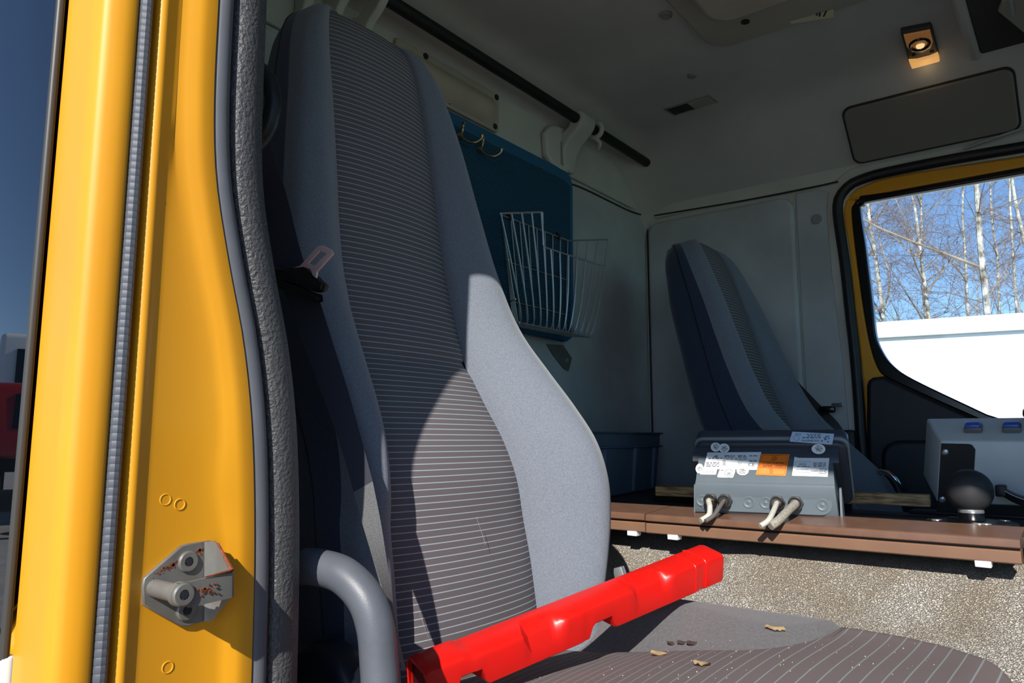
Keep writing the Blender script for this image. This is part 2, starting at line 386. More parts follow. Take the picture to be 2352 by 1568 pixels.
# pillar jamb: profile lofted along the height
zk = [1.30, 1.90, 2.03, 2.12, 2.187, 2.25, 2.32, 2.37, 2.49, 2.7, 3.0]
yk = [-.3 + (v + .3) * .979 for v in (.088, .087, .083, .075, .063, .046, .030, .025, .023, .022, .022)]
def yi(z): return float(catmull(zk, yk, [z])[0])
Z_ = np.linspace(1.30, 3.03, 90)
def jamb(z):
    e = yi(z); w = 0.006 * math.exp(-((z - 2.06) / 0.03) ** 2)
    return [(.040, -.034), (.054, -.032), (.0560, -.0290), (.0555, -.0255), (.0525, -.021), (.0505, -.012),
            (.0500, e - .052 + .3*(.087-e)), (.0500, e - .030 - w), (.0515, e - .022 - w), (.0550, e - .015), (.0555, e - .008), (.053, e + .002), (.04, e + .004)]
def strip(z): return [(-.020, -.0715), (.03, -.0735), (.048, -.0735), (.0510, -.0718), (.0540, -.067), (.0555, -.059), (.0560, -.051), (.053, -.0475), (.03, -.047)]
part('jamb_face', MB().grid([[(x, y, z) for x, y in jamb(z)] for z in Z_]), 'yellow_paint', wn, smooth=50)
part('outer_strip', MB().grid([[(x, y, z) for x, y in strip(z)] for z in Z_]), 'yellow_paint', wn, smooth=50)
part('gap_shadow_strip', MB().box((0.030, -.036, 2.16), (0.012, .018, 1.7)), 'black', wn, label='black strip painted in for the shade between the outer strip and the jamb')  # black box stands in for the shade in the gap
# ribbed weather strip in the gap
rp = []; rr = []
z = 1.30
while z < 3.0:
    rp += [(.0535, -.0425, z), (.0535, -.0425, z + .0038), (.0535, -.0425, z + .0044)]; rr += [.0052, .0052, .0049]; z += .0056
part('ribbed_seal', MB().tube(rp, rr, 10), 'rib_rubber', wn, label='thin grey ribbed rubber weather strip', smooth=30)
part('door_seal', MB().tube([(.044, yi(z) + .0105, z) for z in Z_], .0100, 14), 'grey_rubber', wn, label='smooth grey rubber door seal')
def trimprof(z):
    e = yi(z); return [(.030, e + .0205), (.046, e + .0225), (.0515, e + .0295), (.050, e + .043), (.042, e + .056), (.026, e + .067), (-.002, e + .075), (-.03, e + .076)]
part('pillar_trim', MB().grid([[(x, y, z) for x, y in trimprof(z)] for z in Z_]), 'grain_trim', wn, label='dark grained plastic pillar trim', smooth=60)
part('pillar_back', MB().grid([[(-.03, yi(z) + .076, z), (-.10, 0.09, z)] for z in Z_]), 'liner', wn)
for px_, py_ in ((380, 1147), (413, 1158), (385, 1532), (374, 466)):
    p = at(px_, py_, 'X', .0503); r = .0042 if py_ > 500 else .0015
    ring = [p + Vector((0, r*math.cos(a), r*math.sin(a))) for a in np.linspace(0, 2*math.pi, 20, endpoint=False)]
    part('weld_mark', MB().tube(ring, .0006 if py_ > 500 else .0012, 6, closed=True), 'yellow_paint' if py_ > 500 else 'ink', wn)

# rear side window of the cab, in the outer skin, with its rubber edge
wg = struct('window_1', MB().plate(rrect(-0.56, 1.945, -0.026, 2.98, 0.05), t=0.006, M=XZ(-0.068)), 'dark_glass', 'dark side window of the cab mirroring the sky and parked trucks', 'window')
part('rubber_edge', MB().tube([(-.026, -.0755, z) for z in np.linspace(1.94, 3.0, 12)], .0036, 10), 'lamp_house', wg)
hd = thing('exterior_moulding', MB().rbox((-0.1245, -0.0735, 1.86), (0.205, 0.010, 0.165), 0.003, 3), 'white_clip', 'light grey plastic moulding below the dark side window', 'moulding')

sb = smooth_path([at(x, y, 'X', XR + .009) for x, y in ((1296, 417), (1340, 433), (1400, 462), (1450, 486), (1488, 497))], 5)
part('lining_seam', MB().tube(sb, .0028, 6), 'vent_dark', wr)
part('lining_seam', MB().tube([(XR + .010, YF - .008, z) for z in (1.4, 2.2, 2.893)], .0028, 6), 'vent_dark', wr)

# front end: dash wall, windscreen, pillars (out of view, they let the light in as in the real cab)
part('front_bulkhead', MB().box((FX, 1.0, 1.62), (0.04, 2.1, 0.78)), 'black_plastic', wr)
ws = struct('window_2', MB().hexa([(FX + a, y, 2.0) if k == 0 else (FX - 0.14 + a, y, 3.14) for a in (0, .006) for y in (-0.04, 2.06) for k in (0, 1)]), 'windscreen', 'large greenish windscreen at the front of the cab', 'window')
for y in (-0.03, 2.05): part('screen_pillar', MB().tube([(FX, y, 1.98), (FX - 0.14, y, 3.14)], 0.05, 8), 'black_plastic', ws)
part('screen_header', MB().box((FX - 0.13, 1.0, 3.1), (0.12, 2.1, 0.12)), 'liner', ws)
dsh = thing('dashboard', MB().prism([(0.98, 1.9), (1.0, 2.08), (1.1, 2.13), (1.32, 2.1), (1.32, 1.5), (1.06, 1.5)], 0.06, 2.0, frame((0, 0, 0), (1, 0, 0), (0, 0, 1)) @ Matrix.Scale(-1, 4, (0, 0, 1))), 'black_plastic',
      'black plastic dashboard running below the windscreen', 'dashboard')

# the open near door, out of view, added to cut sky fill on the seat
Mo = Matrix.Translation((1.17, -.085, 0)) @ Matrix.Rotation(math.radians(-66), 4, 'Z')       # local x runs from hinge to handle edge
OD = Mo @ frame((0, 0, 0), (1, 0, 0), (0, 0, 1))
wo = [(.16, 2.05), (.98, 1.98), (1.02, 2.05), (1.02, 2.86), (.96, 2.92), (.30, 2.92), (.22, 2.86)]
od = struct('door_2', MB().plate([(0, 1.25), (1.1, 1.25), (1.1, 2.9), (1.02, 2.99), (.25, 2.99), (.02, 2.3)], [wo], t=.05, bev=.01, M=OD), 'yellow_paint', 'yellow near door swung wide open beside the doorway', 'door')
part('window_pane', MB().plate(wo, t=.004, M=OD @ Matrix.Translation((0, 0, .02))), 'windscreen', od)
part('door_card', MB().plate(rrect(.06, 1.3, 1.05, 1.96, .06), t=.04, bev=.012, M=OD @ Matrix.Translation((0, 0, -.04))), 'black_plastic', od)

# far side: wall with door opening
def far(l, y=YF): return [(at(a, b, 'Y', y).x, at(a, b, 'Y', y).z) for a, b in l]
def rs(l, n=80):                          # smooth an open list
    q = smooth_path([(a, b, 0) for a, b in l], 4); return [(p.x, p.y) for p in q]
seal_o = rs(far([(1970, 1000), (1959, 868), (1950, 756), (1933, 615), (1920, 537), (1914, 474), (1917, 448), (1935, 425), (1965, 406), (2049, 385), (2194, 352), (2352, 322)]))
yel_o = rs(far([(1987, 1000), (1983, 910), (1976, 827), (1962, 715), (1950, 582), (1939, 516), (1936, 487), (1941, 462), (1958, 439), (1983, 425), (2057, 402), (2352, 356)]))
rub_o = rs(far([(2250, 964), (2090, 893), (2032, 864), (2012, 839), (1995, 785), (1979, 694), (1964, 582), (1954, 487), (1960, 466), (1974, 452), (2000, 446), (2352, 381)]))
gla = rs(far([(2265, 951), (2099, 872), (2049, 839), (2024, 806), (2010, 769), (2003, 702), (1987, 574), (1974, 483), (1983, 466), (1997, 459), (2352, 395)]))
def close_big(l, ext=1.12): return [(l[0][0] + .03, 1.42)] + l + [(0.98, l[-1][1] - .002), (ext, 2.4), (ext, 1.42)]
def close_win(l, ext=1.02): return l + [(0.90, l[-1][1] - .002), (ext, 2.30), (ext - .02, 2.03), (.62, l[0][1] - .055), (.5, l[0][1] - .035)]
wf = struct('wall_right', MB().plate([(XR - .02, 1.2), (FX + .02, 1.2), (FX + .02, 3.14), (XR - .02, 3.14)], [close_big(yel_o)], t=0.05, M=XZ(YF + .05)), 'liner',
            'grey lined side wall of the cab behind the driver seat', 'wall')
part('pocket_panel', MB().plate(rrect(-.565, 1.4, -.055, 2.868, .045), t=.022, bev=.012, M=XZ(YF + .002), seg=4), 'side_liner', wf)
part('pillar_panel', MB().plate([(-.05, 1.4), (.075, 1.4), (.07, 2.0), (.062, 2.3), (.045, 2.6), (.04, 2.8), (.05, 2.86), (.02, 2.875), (-.05, 2.875)], t=.010, bev=.004, M=XZ(YF + .002)), 'side_liner', wf)
part('upper_trim', MB().plate([(-.575, 2.885), (.06, 2.885), (.10, 2.91), (.14, 2.925), (.6, 2.925), (.6, 2.99), (-.575, 2.99)], t=.012, bev=.005, M=XZ(YF + .002)), 'liner', wf)
part('lining_seam', MB().tube(smooth_path([at(x, y, 'Y', YF - .011) for x, y in ((1491, 497), (1700, 462), (1850, 433), (1925, 417))], 5), .0028, 6), 'vent_dark', wf)
p = at(1875, 503, 'Y', YF - .01); part('round_button', MB().lathe([(.016, 0), (.016, .003), (.013, .006), (.003, .0055), (.002, .004)], 20, frame((p.x, YF - .008, p.z), (1, 0, 0), (0, 0, 1))), 'vent_grey', wf)
d1 = struct('door_1', MB().plate(close_big(yel_o), [close_win(rub_o)], t=.03, bev=.005, M=XZ(YF + .04), seg=3), 'yellow_paint', 'yellow painted frame of the closed driver door', 'door')
mid = [((a[0] + b[0]) / 2, (a[1] + b[1]) / 2) for a, b in zip(seal_o, yel_o[:len(seal_o)])]
def seal3(l, y): return [(a, y, b) for a, b in l]
n_ = min(len(seal_o), len(yel_o))
def resamp(l, n):
    d = [0]
    for a, b in zip(l, l[1:]): d.append(d[-1] + math.hypot(b[0]-a[0], b[1]-a[1]))
    q = np.linspace(0, d[-1], n); return list(zip(np.interp(q, d, [p[0] for p in l]), np.interp(q, d, [p[1] for p in l])))
so_, yo_ = resamp(seal_o, 60), resamp(yel_o, 60)
mid = [((a[0]+b[0])/2, (a[1]+b[1])/2) for a, b in zip(so_, yo_)]
mid = [(mid[0][0] + .03, 1.45)] + mid + [(0.97, mid[-1][1])]
part('door_seal', MB().tube(seal3(mid, YF - .006), .0155, 12), 'black_plastic', d1, label='black rubber seal around the door opening')
part('window_rubber', MB().plate(close_win(rub_o), [close_win(gla, 1.0)], t=.034, bev=.004, M=XZ(YF + .042), seg=3), 'black_gloss', d1)
pn = part('window_pane', MB().plate(close_win(gla, 1.01), t=.004, M=XZ(YF + .03)), 'pane', d1)
# inner door card with its raised moulding and arm rest
pan = far([(1999, 1160), (1993, 1000), (1993, 885), (1997, 874), (2006, 867), (2032, 864), (2090, 893), (2250, 964)])
card = [(.135, 1.44)] + pan + [(.62, pan[-1][1] - .055), (1.08, 2.0), (1.08, 1.44)]
part('door_card', MB().plate(card, t=.03, bev=.012, M=XZ(YF + .012), seg=4), 'black_plastic', d1, label='black moulded inner door panel')
part('card_moulding', MB().plate(rrect(.155, 1.62, .9, 2.10, .05), t=.03, bev=.012, M=XZ(YF - .012), seg=4), 'navy_plastic', d1)
hp = smooth_path([(.135, 1.955, 2.012), (.16, 1.93, 2.016), (.19, 1.92, 2.012), (.212, 1.92, 1.985), (.222, 1.94, 1.93)], 6)
part('pull_handle', MB().tube(hp, .008, 10), 'chrome', d1, label='curved shiny pull handle')

# ================================================================== SEATS
YC = 0.50
SEC = [  # Z, seam X, seam half width, bolster crest X, outer half width, back depth
 (1.66, -.040, .143, .006, .19, .12), (1.74, -.046, .145, .012, .205, .13), (1.80, -.051, .147, .018, .215, .13), (1.86, -.060, .147, .022, .226, .13), (1.92, -.070, .147, .024, .243, .13), (1.98, -.083, .146, .022, .260, .13),
 (2.04, -.094, .144, .014, .269, .13), (2.10, -.118, .140, -.008, .271, .13), (2.155, -.149, .133, -.045, .267, .125), (2.215, -.181, .127, -.090, .256, .12),
 (2.285, -.205, .123, -.138, .240, .12), (2.38, -.228, .118, -.174, .220, .12), (2.50, -.247, .112, -.205, .200, .12), (2.62, -.266, .108, -.233, .179, .12),
 (2.70, -.281, .104, -.256, .163, .11), (2.745, -.290, .100, -.270, .150, .105), (2.782, -.300, .092, -.286, .130, .09), (2.803, -.311, .080, -.302, .104, .07), (2.814, -.326, .055, -.321, .066, .035)]
def make_seat(label, low_left_for_shade=True):  # left bolster shaped lower so its crest falls in the belt's shadow
    r = root('truck_seat', label, 'seat', (0.1, YC, 1.30), group='truck seats')
    A = np.array(SEC); zq = np.concatenate([np.linspace(1.66, 2.70, 80), np.linspace(2.70, 2.814, 24)[1:]])
    S = np.stack([catmull(A[:, 0], A[:, k], zq) for k in range(1, 6)], 1)
    ins, insuv, bl, side, back, sil = [], [], {1: [], -1: []}, {1: [], -1: []}, [], {1: [], -1: []}
    v = 0
    for i, z in enumerate(zq):
        xs_, h, xp, Hh, tb = S[i]; w = Hh - h; p = xp - xs_
        if i: v += math.hypot(z - zq[i-1], xs_ - S[i-1][0])
        cr = .010 * math.exp(-((z - 2.222) / .009) ** 2)                # stitched crease across the insert
        row, ruv = [], []
        for k in range(25):
            b = -1 + 2 * k / 24; y = b * h
            row.append((xs_ + .014 * (1 - b**2) * min(1, w / .05) - cr - .004 * b**8, YC + y, z)); ruv.append((y, v))
        ins.append(row); insuv.append(ruv)
        for s in (1, -1):
            q_ = 1.0 if s > 0 or not low_left_for_shade else float(np.interp(z, [2.0, 2.3], [.42, 1.0]))
            p = (xp - xs_) * q_; Ho = Hh; Hh = Hh if s > 0 or not low_left_for_shade else min(Hh, float(np.interp(z, [2.15, 2.35], [.216, .226]))); w = Hh - h
            cx = [-.008 + 0*p, .25*p, .72*p, p, p - .004, p - .018, p - .045]; cy = [0, .06*w, .28*w, .55*w, .78*w, .95*w, w]
            t = np.arange(7); q = np.linspace(0, 6, 25)
            X = catmull(t, cx, q) + xs_; Y = catmull(t, cy, q) + h
            bl[s].append([(X[k], YC + s*Y[k], z) for k in range(25)])
            sx = [p - .045, .4*p - .05, -.06, -tb + .015, -tb - .005]; sy = [Hh, Hh + .003, Hh - .001, Hh - .012, Hh - .045 * min(1, w/.05)]
            t = np.arange(5); q = np.linspace(0, 4, 13)
            X = catmull(t, sx, q) + xs_; Y = catmull(t, sy, q); Hh = Ho; side[s].append([(X[k], YC + s*Y[k], z) for k in range(13)])
        e = side[1][-1][-1]; e2 = side[-1][-1][-1]
        back.append([e, (e[0] - .012, YC, z), e2])
    m = MB().grid(ins, uv=insuv); part('backrest_insert', m, 'seat_stripe', r, label='striped woven centre panel of the backrest', smooth=80)
    for s in (1, -1):
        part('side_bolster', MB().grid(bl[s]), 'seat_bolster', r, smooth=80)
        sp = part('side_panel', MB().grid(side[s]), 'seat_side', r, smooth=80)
        sm = [(row[4][0], row[4][1] + s*.0008, row[4][2]) for row in side[s][::2]]
        part('seam', MB().tube(sm, .0011, 5), 'navy_plastic', sp)
    part('back_shell', MB().grid(back), 'seat_back', r, smooth=80)
    # cushion
    xq = np.concatenate([np.linspace(-.07, .30, 36), np.linspace(.30, .37, 30)[1:], np.linspace(.37, .42, 8)[1:], np.linspace(.42, .548, 22)[1:]])
    def Wd(x): return .262 if x < .413 else .262 - .135 + math.sqrt(max(0, .135**2 - (x - .413)**2))
    def seam(x): return float(catmull([-.1, .066, .162, .24, .29, .325, .345, .355, .362], [.165, .156, .125, .095, .085, .115, .175, .235, .28], [min(x, .362)])[0]) if x < .362 else .3
    def zi(x):
        t = min(1, max(0, (x + .05) / .43)); return 1.795 + .073 * t * t * (3 - 2*t)
    def zt(x, y, Wx):
        a = abs(y); e = min(Wx - a, .548 - x); R = .045; zb = zi(x) + .003 * math.cos(min(1, a / .2) * 3.1)
        s0, ramp, top = (min(seam(x), .20), .07, 1.874) if y > 0 else (.205, .05, 1.855)
        k = min(1, max(0, (a - s0) / ramp)); k = k*k*(3 - 2*k)
        z = zb + max(0, top - zb) * k * (1 if x < .34 else max(0, 1 - (x - .34) / .16))
        if e < R: z -= R - math.sqrt(max(0, R*R - (R - e)**2))
        if x < .37: z -= .005 * math.exp(-((a - (seam(x) if y > 0 else .215)) / .007) ** 2)
        return z
    make_seat.z = lambda x, y: zt(x, y - YC, Wd(x))
    gi, gu, gb = [], [], {1: [], -1: []}; rim = []
    for x in xq:
        Wx = Wd(x); s_ = min(seam(x), Wx); sl_ = min(.215 if x < .36 else 1, Wx)
        yy = [-sl_ + (s_ + sl_)*k/40 for k in range(41)]
        if s_ >= Wx - 1e-6:
            yy = [-Wx * math.sin(math.pi/2 * -(-1 + 2*k/40)) for k in range(41)]
        gi.append([(x, YC + y, zt(x, y, Wx)) for y in yy]); gu.append([(y, x) for y in yy])
        for s in (1, -1):
            se = s_ if s > 0 else sl_; gb[s].append([(x, YC + s*(se + (Wx - se) * math.sin(math.pi/2*k/20)), zt(x, s*(se + (Wx - se) * math.sin(math.pi/2*k/20)), Wx)) for k in range(21)])
        rim.append(Wx)
    part('cushion_insert', MB().grid(gi, uv=gu), 'cushion_stripe', r, label='striped centre of the seat cushion', smooth=80)
    for s in (1, -1):
        part('cushion_bolster', MB().grid([g for g, x in zip(gb[s], xq) if x < .3655]), 'cushion_plain', r, smooth=80)
    outl = [(x, YC + w_, ) for x, w_ in zip(xq, rim)] + [(x, YC - w_) for x, w_ in reversed(list(zip(xq, rim)))]
    part('cushion_side', MB().grid([[(x, y, max(1.76, make_seat.z(x, y + (.004 if y < YC else -.004)) - .006)), (x, y, 1.70)] for x, y in outl], ci=True), 'seat_side', r, smooth=60)
    part('seat_base', MB().rbox((.22, YC, 1.60), (.50, .44, .19), .03, 3), 'black_plastic', r)
    part('pedestal', MB().rbox((.2, YC, 1.40), (.36, .34, .28), .03, 3), 'black_plastic', r)
    # recliner housing on the door side, with a small bright lever end
    hs = [(-.13, 1.62), (-.12, 1.80), (-.08, 1.875), (-.02, 1.88), (.03, 1.82), (.06, 1.74), (.07, 1.62)]
    for s, yb in ((-1, YC - .235), (1, YC + .275)):
        part('recliner_cover', MB().plate(rs(hs), t=.045, bev=.015, M=XZ(yb), seg=4), 'navy_plastic', r)
    part('recliner_lever', MB().hexa([(x, y, z) for x in (.035, .06) for y in (YC - .30, YC - .275) for z in ((1.80, 1.845) if x < .05 else (1.805, 1.83))], .003), 'zinc', r)
    part('buckle_stalk', MB().hexa([(.01, .775, 1.84), (-.004, .775, 1.895), (.01, .787, 1.84), (-.004, .787, 1.895), (.035, .775, 1.84), (.012, .775, 1.90), (.035, .787, 1.84), (.012, .787, 1.90)], .002), 'zinc', r, label='flat grey metal arm at the seat hinge')
    return r
seat = make_seat('dark grey passenger truck seat with striped backrest, partly sunlit, nearest the open doorway')
seat2 = make_seat('dark blue-grey driver seat with striped backrest in the far corner beside the side wall', low_left_for_shade=False)
seat2.location = (.385, 1.72, 1.225); seat2.rotation_euler = (0, math.radians(-7.5), 0)

# ---- driver's belt
b2 = root('seat_belt', 'black seat belt hanging slack beside the far driver seat', 'seat belt', (.05, 1.9, 1.6), group='seat belts')
def ribbon(pl, pr, th=.0012):
    n = [(Vector(b) - Vector(a)).cross(Vector(pl[min(i+1, len(pl)-1)]) - Vector(pl[max(i-1, 0)])).normalized() * th for i, (a, b) in enumerate(zip(pl, pr))]
    return MB().grid([[a, b, Vector(b) + k, Vector(a) + k] for a, b, k in zip([Vector(p) for p in pl], pr, n)], cj=True)
cl = smooth_path([at(1722, 712, 'Y', 1.99), at(1742, 745, 'Y', 2.0), at(1765, 800, 'Y', 2.005), at(1815, 868, 'Y', 2.005), at(1868, 928, 'Y', 2.005), at(1920, 985, 'Y', 2.005), at(1935, 1050, 'Y', 2.005)], 5)
wl = np.interp(np.linspace(0, 1, len(cl)), [0, .15, .35, .7, 1], [.008, .010, .004, .012, .016])
part('webbing', ribbon([p - Vector((w_, 0, 0)) for p, w_ in zip(cl, wl)], [p + Vector((w_, .01, .004)) for p, w_ in zip(cl, wl)]), 'black', b2)
p = at(1900, 940, 'Y', 1.995)
part('tongue_grip', MB().rbox(p, (.045, .02, .02), .005), 'black_gloss', b2)
part('tongue', MB().rbox(p + Vector((.03, -.01, .012)), (.03, .003, .012), .001, 1, ), 'chrome', b2)
part('belt_anchor', MB().rbox((.06, 2.005, 2.02), (.07, .03, .22), .01), 'black', b2)

# ---- passenger belt
b1 = root('seat_belt', 'dark navy seat belt with metal tongue hanging down beside the passenger seat', 'seat belt', (.03, .27, 1.7), group='seat belts')
bl_, br_ = [], []
for (lx, ly, rx_, ry_, Y0, Y1) in [(575, 262, 600, 252, .150, .160), (588, 380, 632, 372, .175, .190), (600, 455, 656, 440, .19, .205), (631, 597, 694, 590, .212, .230), (660, 690, 730, 680, .222, .240),
                                   (700, 800, 765, 790, .232, .250), (738, 900, 798, 893, .240, .257), (789, 1045, 836, 1030, .246, .262), (812, 1130, 856, 1105, .249, .265)]:
    bl_.append(at(lx, ly, 'Y', Y0)); br_.append(at(rx_, ry_, 'Y', Y1))
part('webbing', ribbon(smooth_path(bl_, 4), smooth_path(br_, 4)), 'belt_web', b1)
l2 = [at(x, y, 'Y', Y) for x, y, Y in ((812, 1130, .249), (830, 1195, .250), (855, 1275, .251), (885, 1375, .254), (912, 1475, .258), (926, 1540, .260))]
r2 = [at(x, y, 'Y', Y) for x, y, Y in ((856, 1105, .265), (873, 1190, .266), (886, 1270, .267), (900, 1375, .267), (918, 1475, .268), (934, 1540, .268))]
part('lower_webbing', ribbon(smooth_path(l2, 4), smooth_path(r2, 4)), 'belt_web_sunlit', b1, label='twisted lower length of the belt painted paler as if sunlit')
g = root('belt_guide', 'black oval belt guide loop fixed to the pillar beside the headrest', 'belt guide', (-.09, .13, 2.47))
c = at(572, 246, 'Y', .13)
ring = [c + Vector((.026*math.cos(a), .012*math.cos(a), .045*math.sin(a))) for a in np.linspace(0, 2*math.pi, 28, endpoint=False)]
part('loop', MB().tube(ring, .009, 10, closed=True), 'black_plastic', g)
part('backplate', MB().rbox(c + Vector((-.03, -.02, 0)), (.06, .02, .11), .008, 3), 'black_plastic', g)
# tongue
tb = root('belt_tongue', 'chrome belt tongue with black plastic grip threaded on the hanging belt', 'belt tongue', at(690, 650, 'Y', .216), group=None)
def tp(x, y, d=0): return at(x, y, 'Y', .216 + d)
Mt = frame(tp(690, 650), tp(750, 655) - tp(640, 610), Vector((0, 0, 1)))
def loc2(l):
    I = Mt.inverted(); o = []
    for x, y in l:
        d = ray(x, y); n = Mt.col[2].xyz; t = (Mt.translation - CAM).dot(n) / d.dot(n); q = I @ (CAM + d * t); o.append((q.x, q.y))
    return o
part('grip', MB().plate(loc2([(622, 622), (632, 614), (690, 619), (708, 614), (735, 638), (738, 642), (752, 655), (748, 668), (735, 672), (690, 655), (636, 638)]), t=.012, bev=.003, M=Mt @ Matrix.Translation((0, 0, -.004))), 'black_gloss', tb)
part('grip_bar', MB().plate(loc2([(634, 636), (642, 638), (736, 676), (738, 692), (730, 694), (640, 662), (634, 655)]), t=.010, bev=.002, M=Mt @ Matrix.Translation((0, 0, -.004))), 'black_gloss', tb)
part('blade', MB().plate(loc2([(684, 617), (700, 612), (740, 568), (752, 566), (771, 576), (775, 585), (738, 626), (736, 640), (730, 638), (724, 620), (706, 615)]), [loc2([(744, 578), (761, 585), (733, 612), (718, 606)])], t=.0026, bev=.0004, M=Mt @ Matrix.Translation((0, 0, .004))), 'tongue_reflection', tb)

# ---- grey grab tube by the doorway
gp = [at(700, 1300, 'Y', .17), at(735, 1303, 'Y', .175), at(790, 1322, 'Y', .18), at(838, 1372, 'Y', .185), at(862, 1440, 'Y', .188), at(870, 1520, 'Y', .19), at(874, 1600, 'Y', .19), at(878, 1800, 'Y', .19)]
gh = root('grab_handle', 'bent grey tubular grab handle beside the seat at the doorway', 'grab handle', gp[-1])
part('bent_tube', MB().tube(smooth_path([gp[0] + Vector((-.0, 0, 0))] + gp[1:], 6), .0175, 20), 'tube_grey', gh, smooth=50)

# ---- striker on the jamb
XJ = .0502
st = root('door_striker', 'grey steel door striker plate with bolt and rust spots on the yellow jamb', 'door striker', at(430, 1340, 'X', XJ))
def jp(l, X=XJ): return [(at(a, b, 'X', X).y, at(a, b, 'X', X).z) for a, b in l]
Mj = frame((XJ, 0, 0), (0, 1, 0), (0, 0, 1))
pl = [(322, 1345), (325, 1328), (335, 1318), (412, 1252), (430, 1247), (478, 1240), (478, 1420), (425, 1437), (408, 1436), (340, 1398), (324, 1388)]
part('plate', MB().plate(jp(pl), t=.004, bev=.001, M=Mj), 'steel_grey', st)
def q3(x, y, X): return at(x, y, 'X', X)
# bent up flank on the inner side, then the arm back to the bolt
fl = [(q3(470, 1243, XJ+.002), q3(470, 1424, XJ+.002)), (q3(476, 1243, XJ+.004), q3(478, 1425, XJ+.004)), (q3(495, 1241, XJ+.010), q3(487, 1425, XJ+.010)), (q3(532, 1310, XJ+.030), q3(530, 1370, XJ+.030))]
def thick(rows, d):
    return MB().grid([[a, b, b + d, a + d] for a, b in rows], cj=True)
part('flank', thick(fl, Vector((.003, -.002, 0))), 'steel_grey', st, smooth=30)
arm = [(q3(532, 1310, XJ+.030), q3(532, 1368, XJ+.030)), (q3(528, 1313, XJ+.034), q3(528, 1371, XJ+.034)), (q3(430, 1335, XJ+.036), q3(430, 1394, XJ+.036)), (q3(405, 1338, XJ+.036), q3(405, 1388, XJ+.036))]
part('arm', thick(arm, Vector((.003, 0, 0))), 'steel_grey', st, smooth=30)
MX = lambda p: frame(p, (0, 1, 0), (0, 0, 1))
def screw(p, r, par, M_='steel_grey'):
    s = part('screw', MB().lathe([(r, 0), (r, .0016), (r*.86, .0026), (r*.45, .0026), (r*.42, .0012)], 28, MX(p)), M_, par)
    star = [(r*.40*(1 if k % 2 == 0 else .72)*math.cos(math.pi*k/6), r*.40*(1 if k % 2 == 0 else .72)*math.sin(math.pi*k/6)) for k in range(12)]
    part('socket', MB().prism(star, .0021, .0028, MX(p)), 'ink_dark', s)
    return s
for x, y in ((431, 1289), (427, 1400)): screw(q3(x, y, XJ + .004), .0082, st)
bp = q3(420, 1365, XJ + .039); part('bolt', MB().tube([Vector((XJ + .003, bp.y - .003, bp.z + .001)), Vector((bp.x, bp.y, bp.z))], .0066, 20), 'steel_grey', st)
part('collar', MB().tube([bp - Vector((.006, 0, 0)), bp], .0088, 24), 'steel_grey', st)
screw(bp, .0084, st)
rng = random.Random(3)
rm = MB()
for _ in range(70):
    t = rng.random(); x = 350 + 120*t + rng.gauss(0, 3); y = 1312 - 62*t + abs(rng.gauss(0, 7)) + 4
    c_ = q3(x, y, XJ + .0041); s_ = rng.uniform(.0004, .0013); rm.prism([(s_*rng.uniform(.6, 1.2)*math.cos(k*1.05), s_*rng.uniform(.6, 1.2)*math.sin(k*1.05)) for k in range(6)], 0, .0002, MX(c_))
for _ in range(26):
    x = 470 + rng.gauss(8, 12); y = 1352 + rng.gauss(0, 8) - (x - 478) * .2
    c_ = q3(x, y, XJ + .0385); s_ = rng.uniform(.0004, .0011); rm.prism([(s_*math.cos(k*1.05), s_*rng.uniform(.6, 1.2)*math.sin(k*1.05)) for k in range(6)], 0, .0009, MX(c_))
part('rust_spots', rm, 'rust', st, label='reddish rust specks on the plate', kind='stuff')
rl = MB().tube([q3(500, 1248, XJ+.0135), q3(533, 1309, XJ+.0335), q3(525, 1312, XJ+.0375), q3(470, 1325, XJ+.0385)], [.0012, .0016, .0014, .0005], 6); part('rust_edge', rl, 'rust', st)

# ================================================================== ENGINE TUNNEL, TABLE AND WHAT STANDS ON IT
ZT = 1.95
def tun(x):
    d = .02 * max(0, min(1, (.10 - x) / .12))                # deeper recess behind the passenger seat
    k = .016 / (1 + math.exp(-(x - .22) / .025))            # moulded step in the flank
    return [(.74, 1.28), (.755, 1.55), (.775, 1.66 + k), (.80, 1.705 + k), (.84, 1.745 + k*1.2), (.88, 1.775 + k*1.3), (.93, 1.795 + k), (.98, 1.815 + k*.5 - d), (1.03 + d, 1.838 - d), (1.08 + 2*d, 1.866), (1.125 + 2*d, 1.89), (1.17 + d, 1.904), (1.22, 1.91), (1.30, 1.91), (1.34, 1.89), (1.365, 1.80), (1.38, 1.28)]
rows = []
for x in np.linspace(-.56, 1.04, 100):
    l = tun(x); t = np.arange(len(l)); q = np.linspace(0, len(l) - 1, 70)
    rows.append([(x, a, b) for a, b in zip(catmull(t, [p[0] for p in l], q), catmull(t, [p[1] for p in l], q))])
et = thing('engine_cover', MB().grid(rows), 'tunnel_mat', 'engine tunnel between the seats covered in worn grey-beige grained matting', 'engine cover', smooth=70)

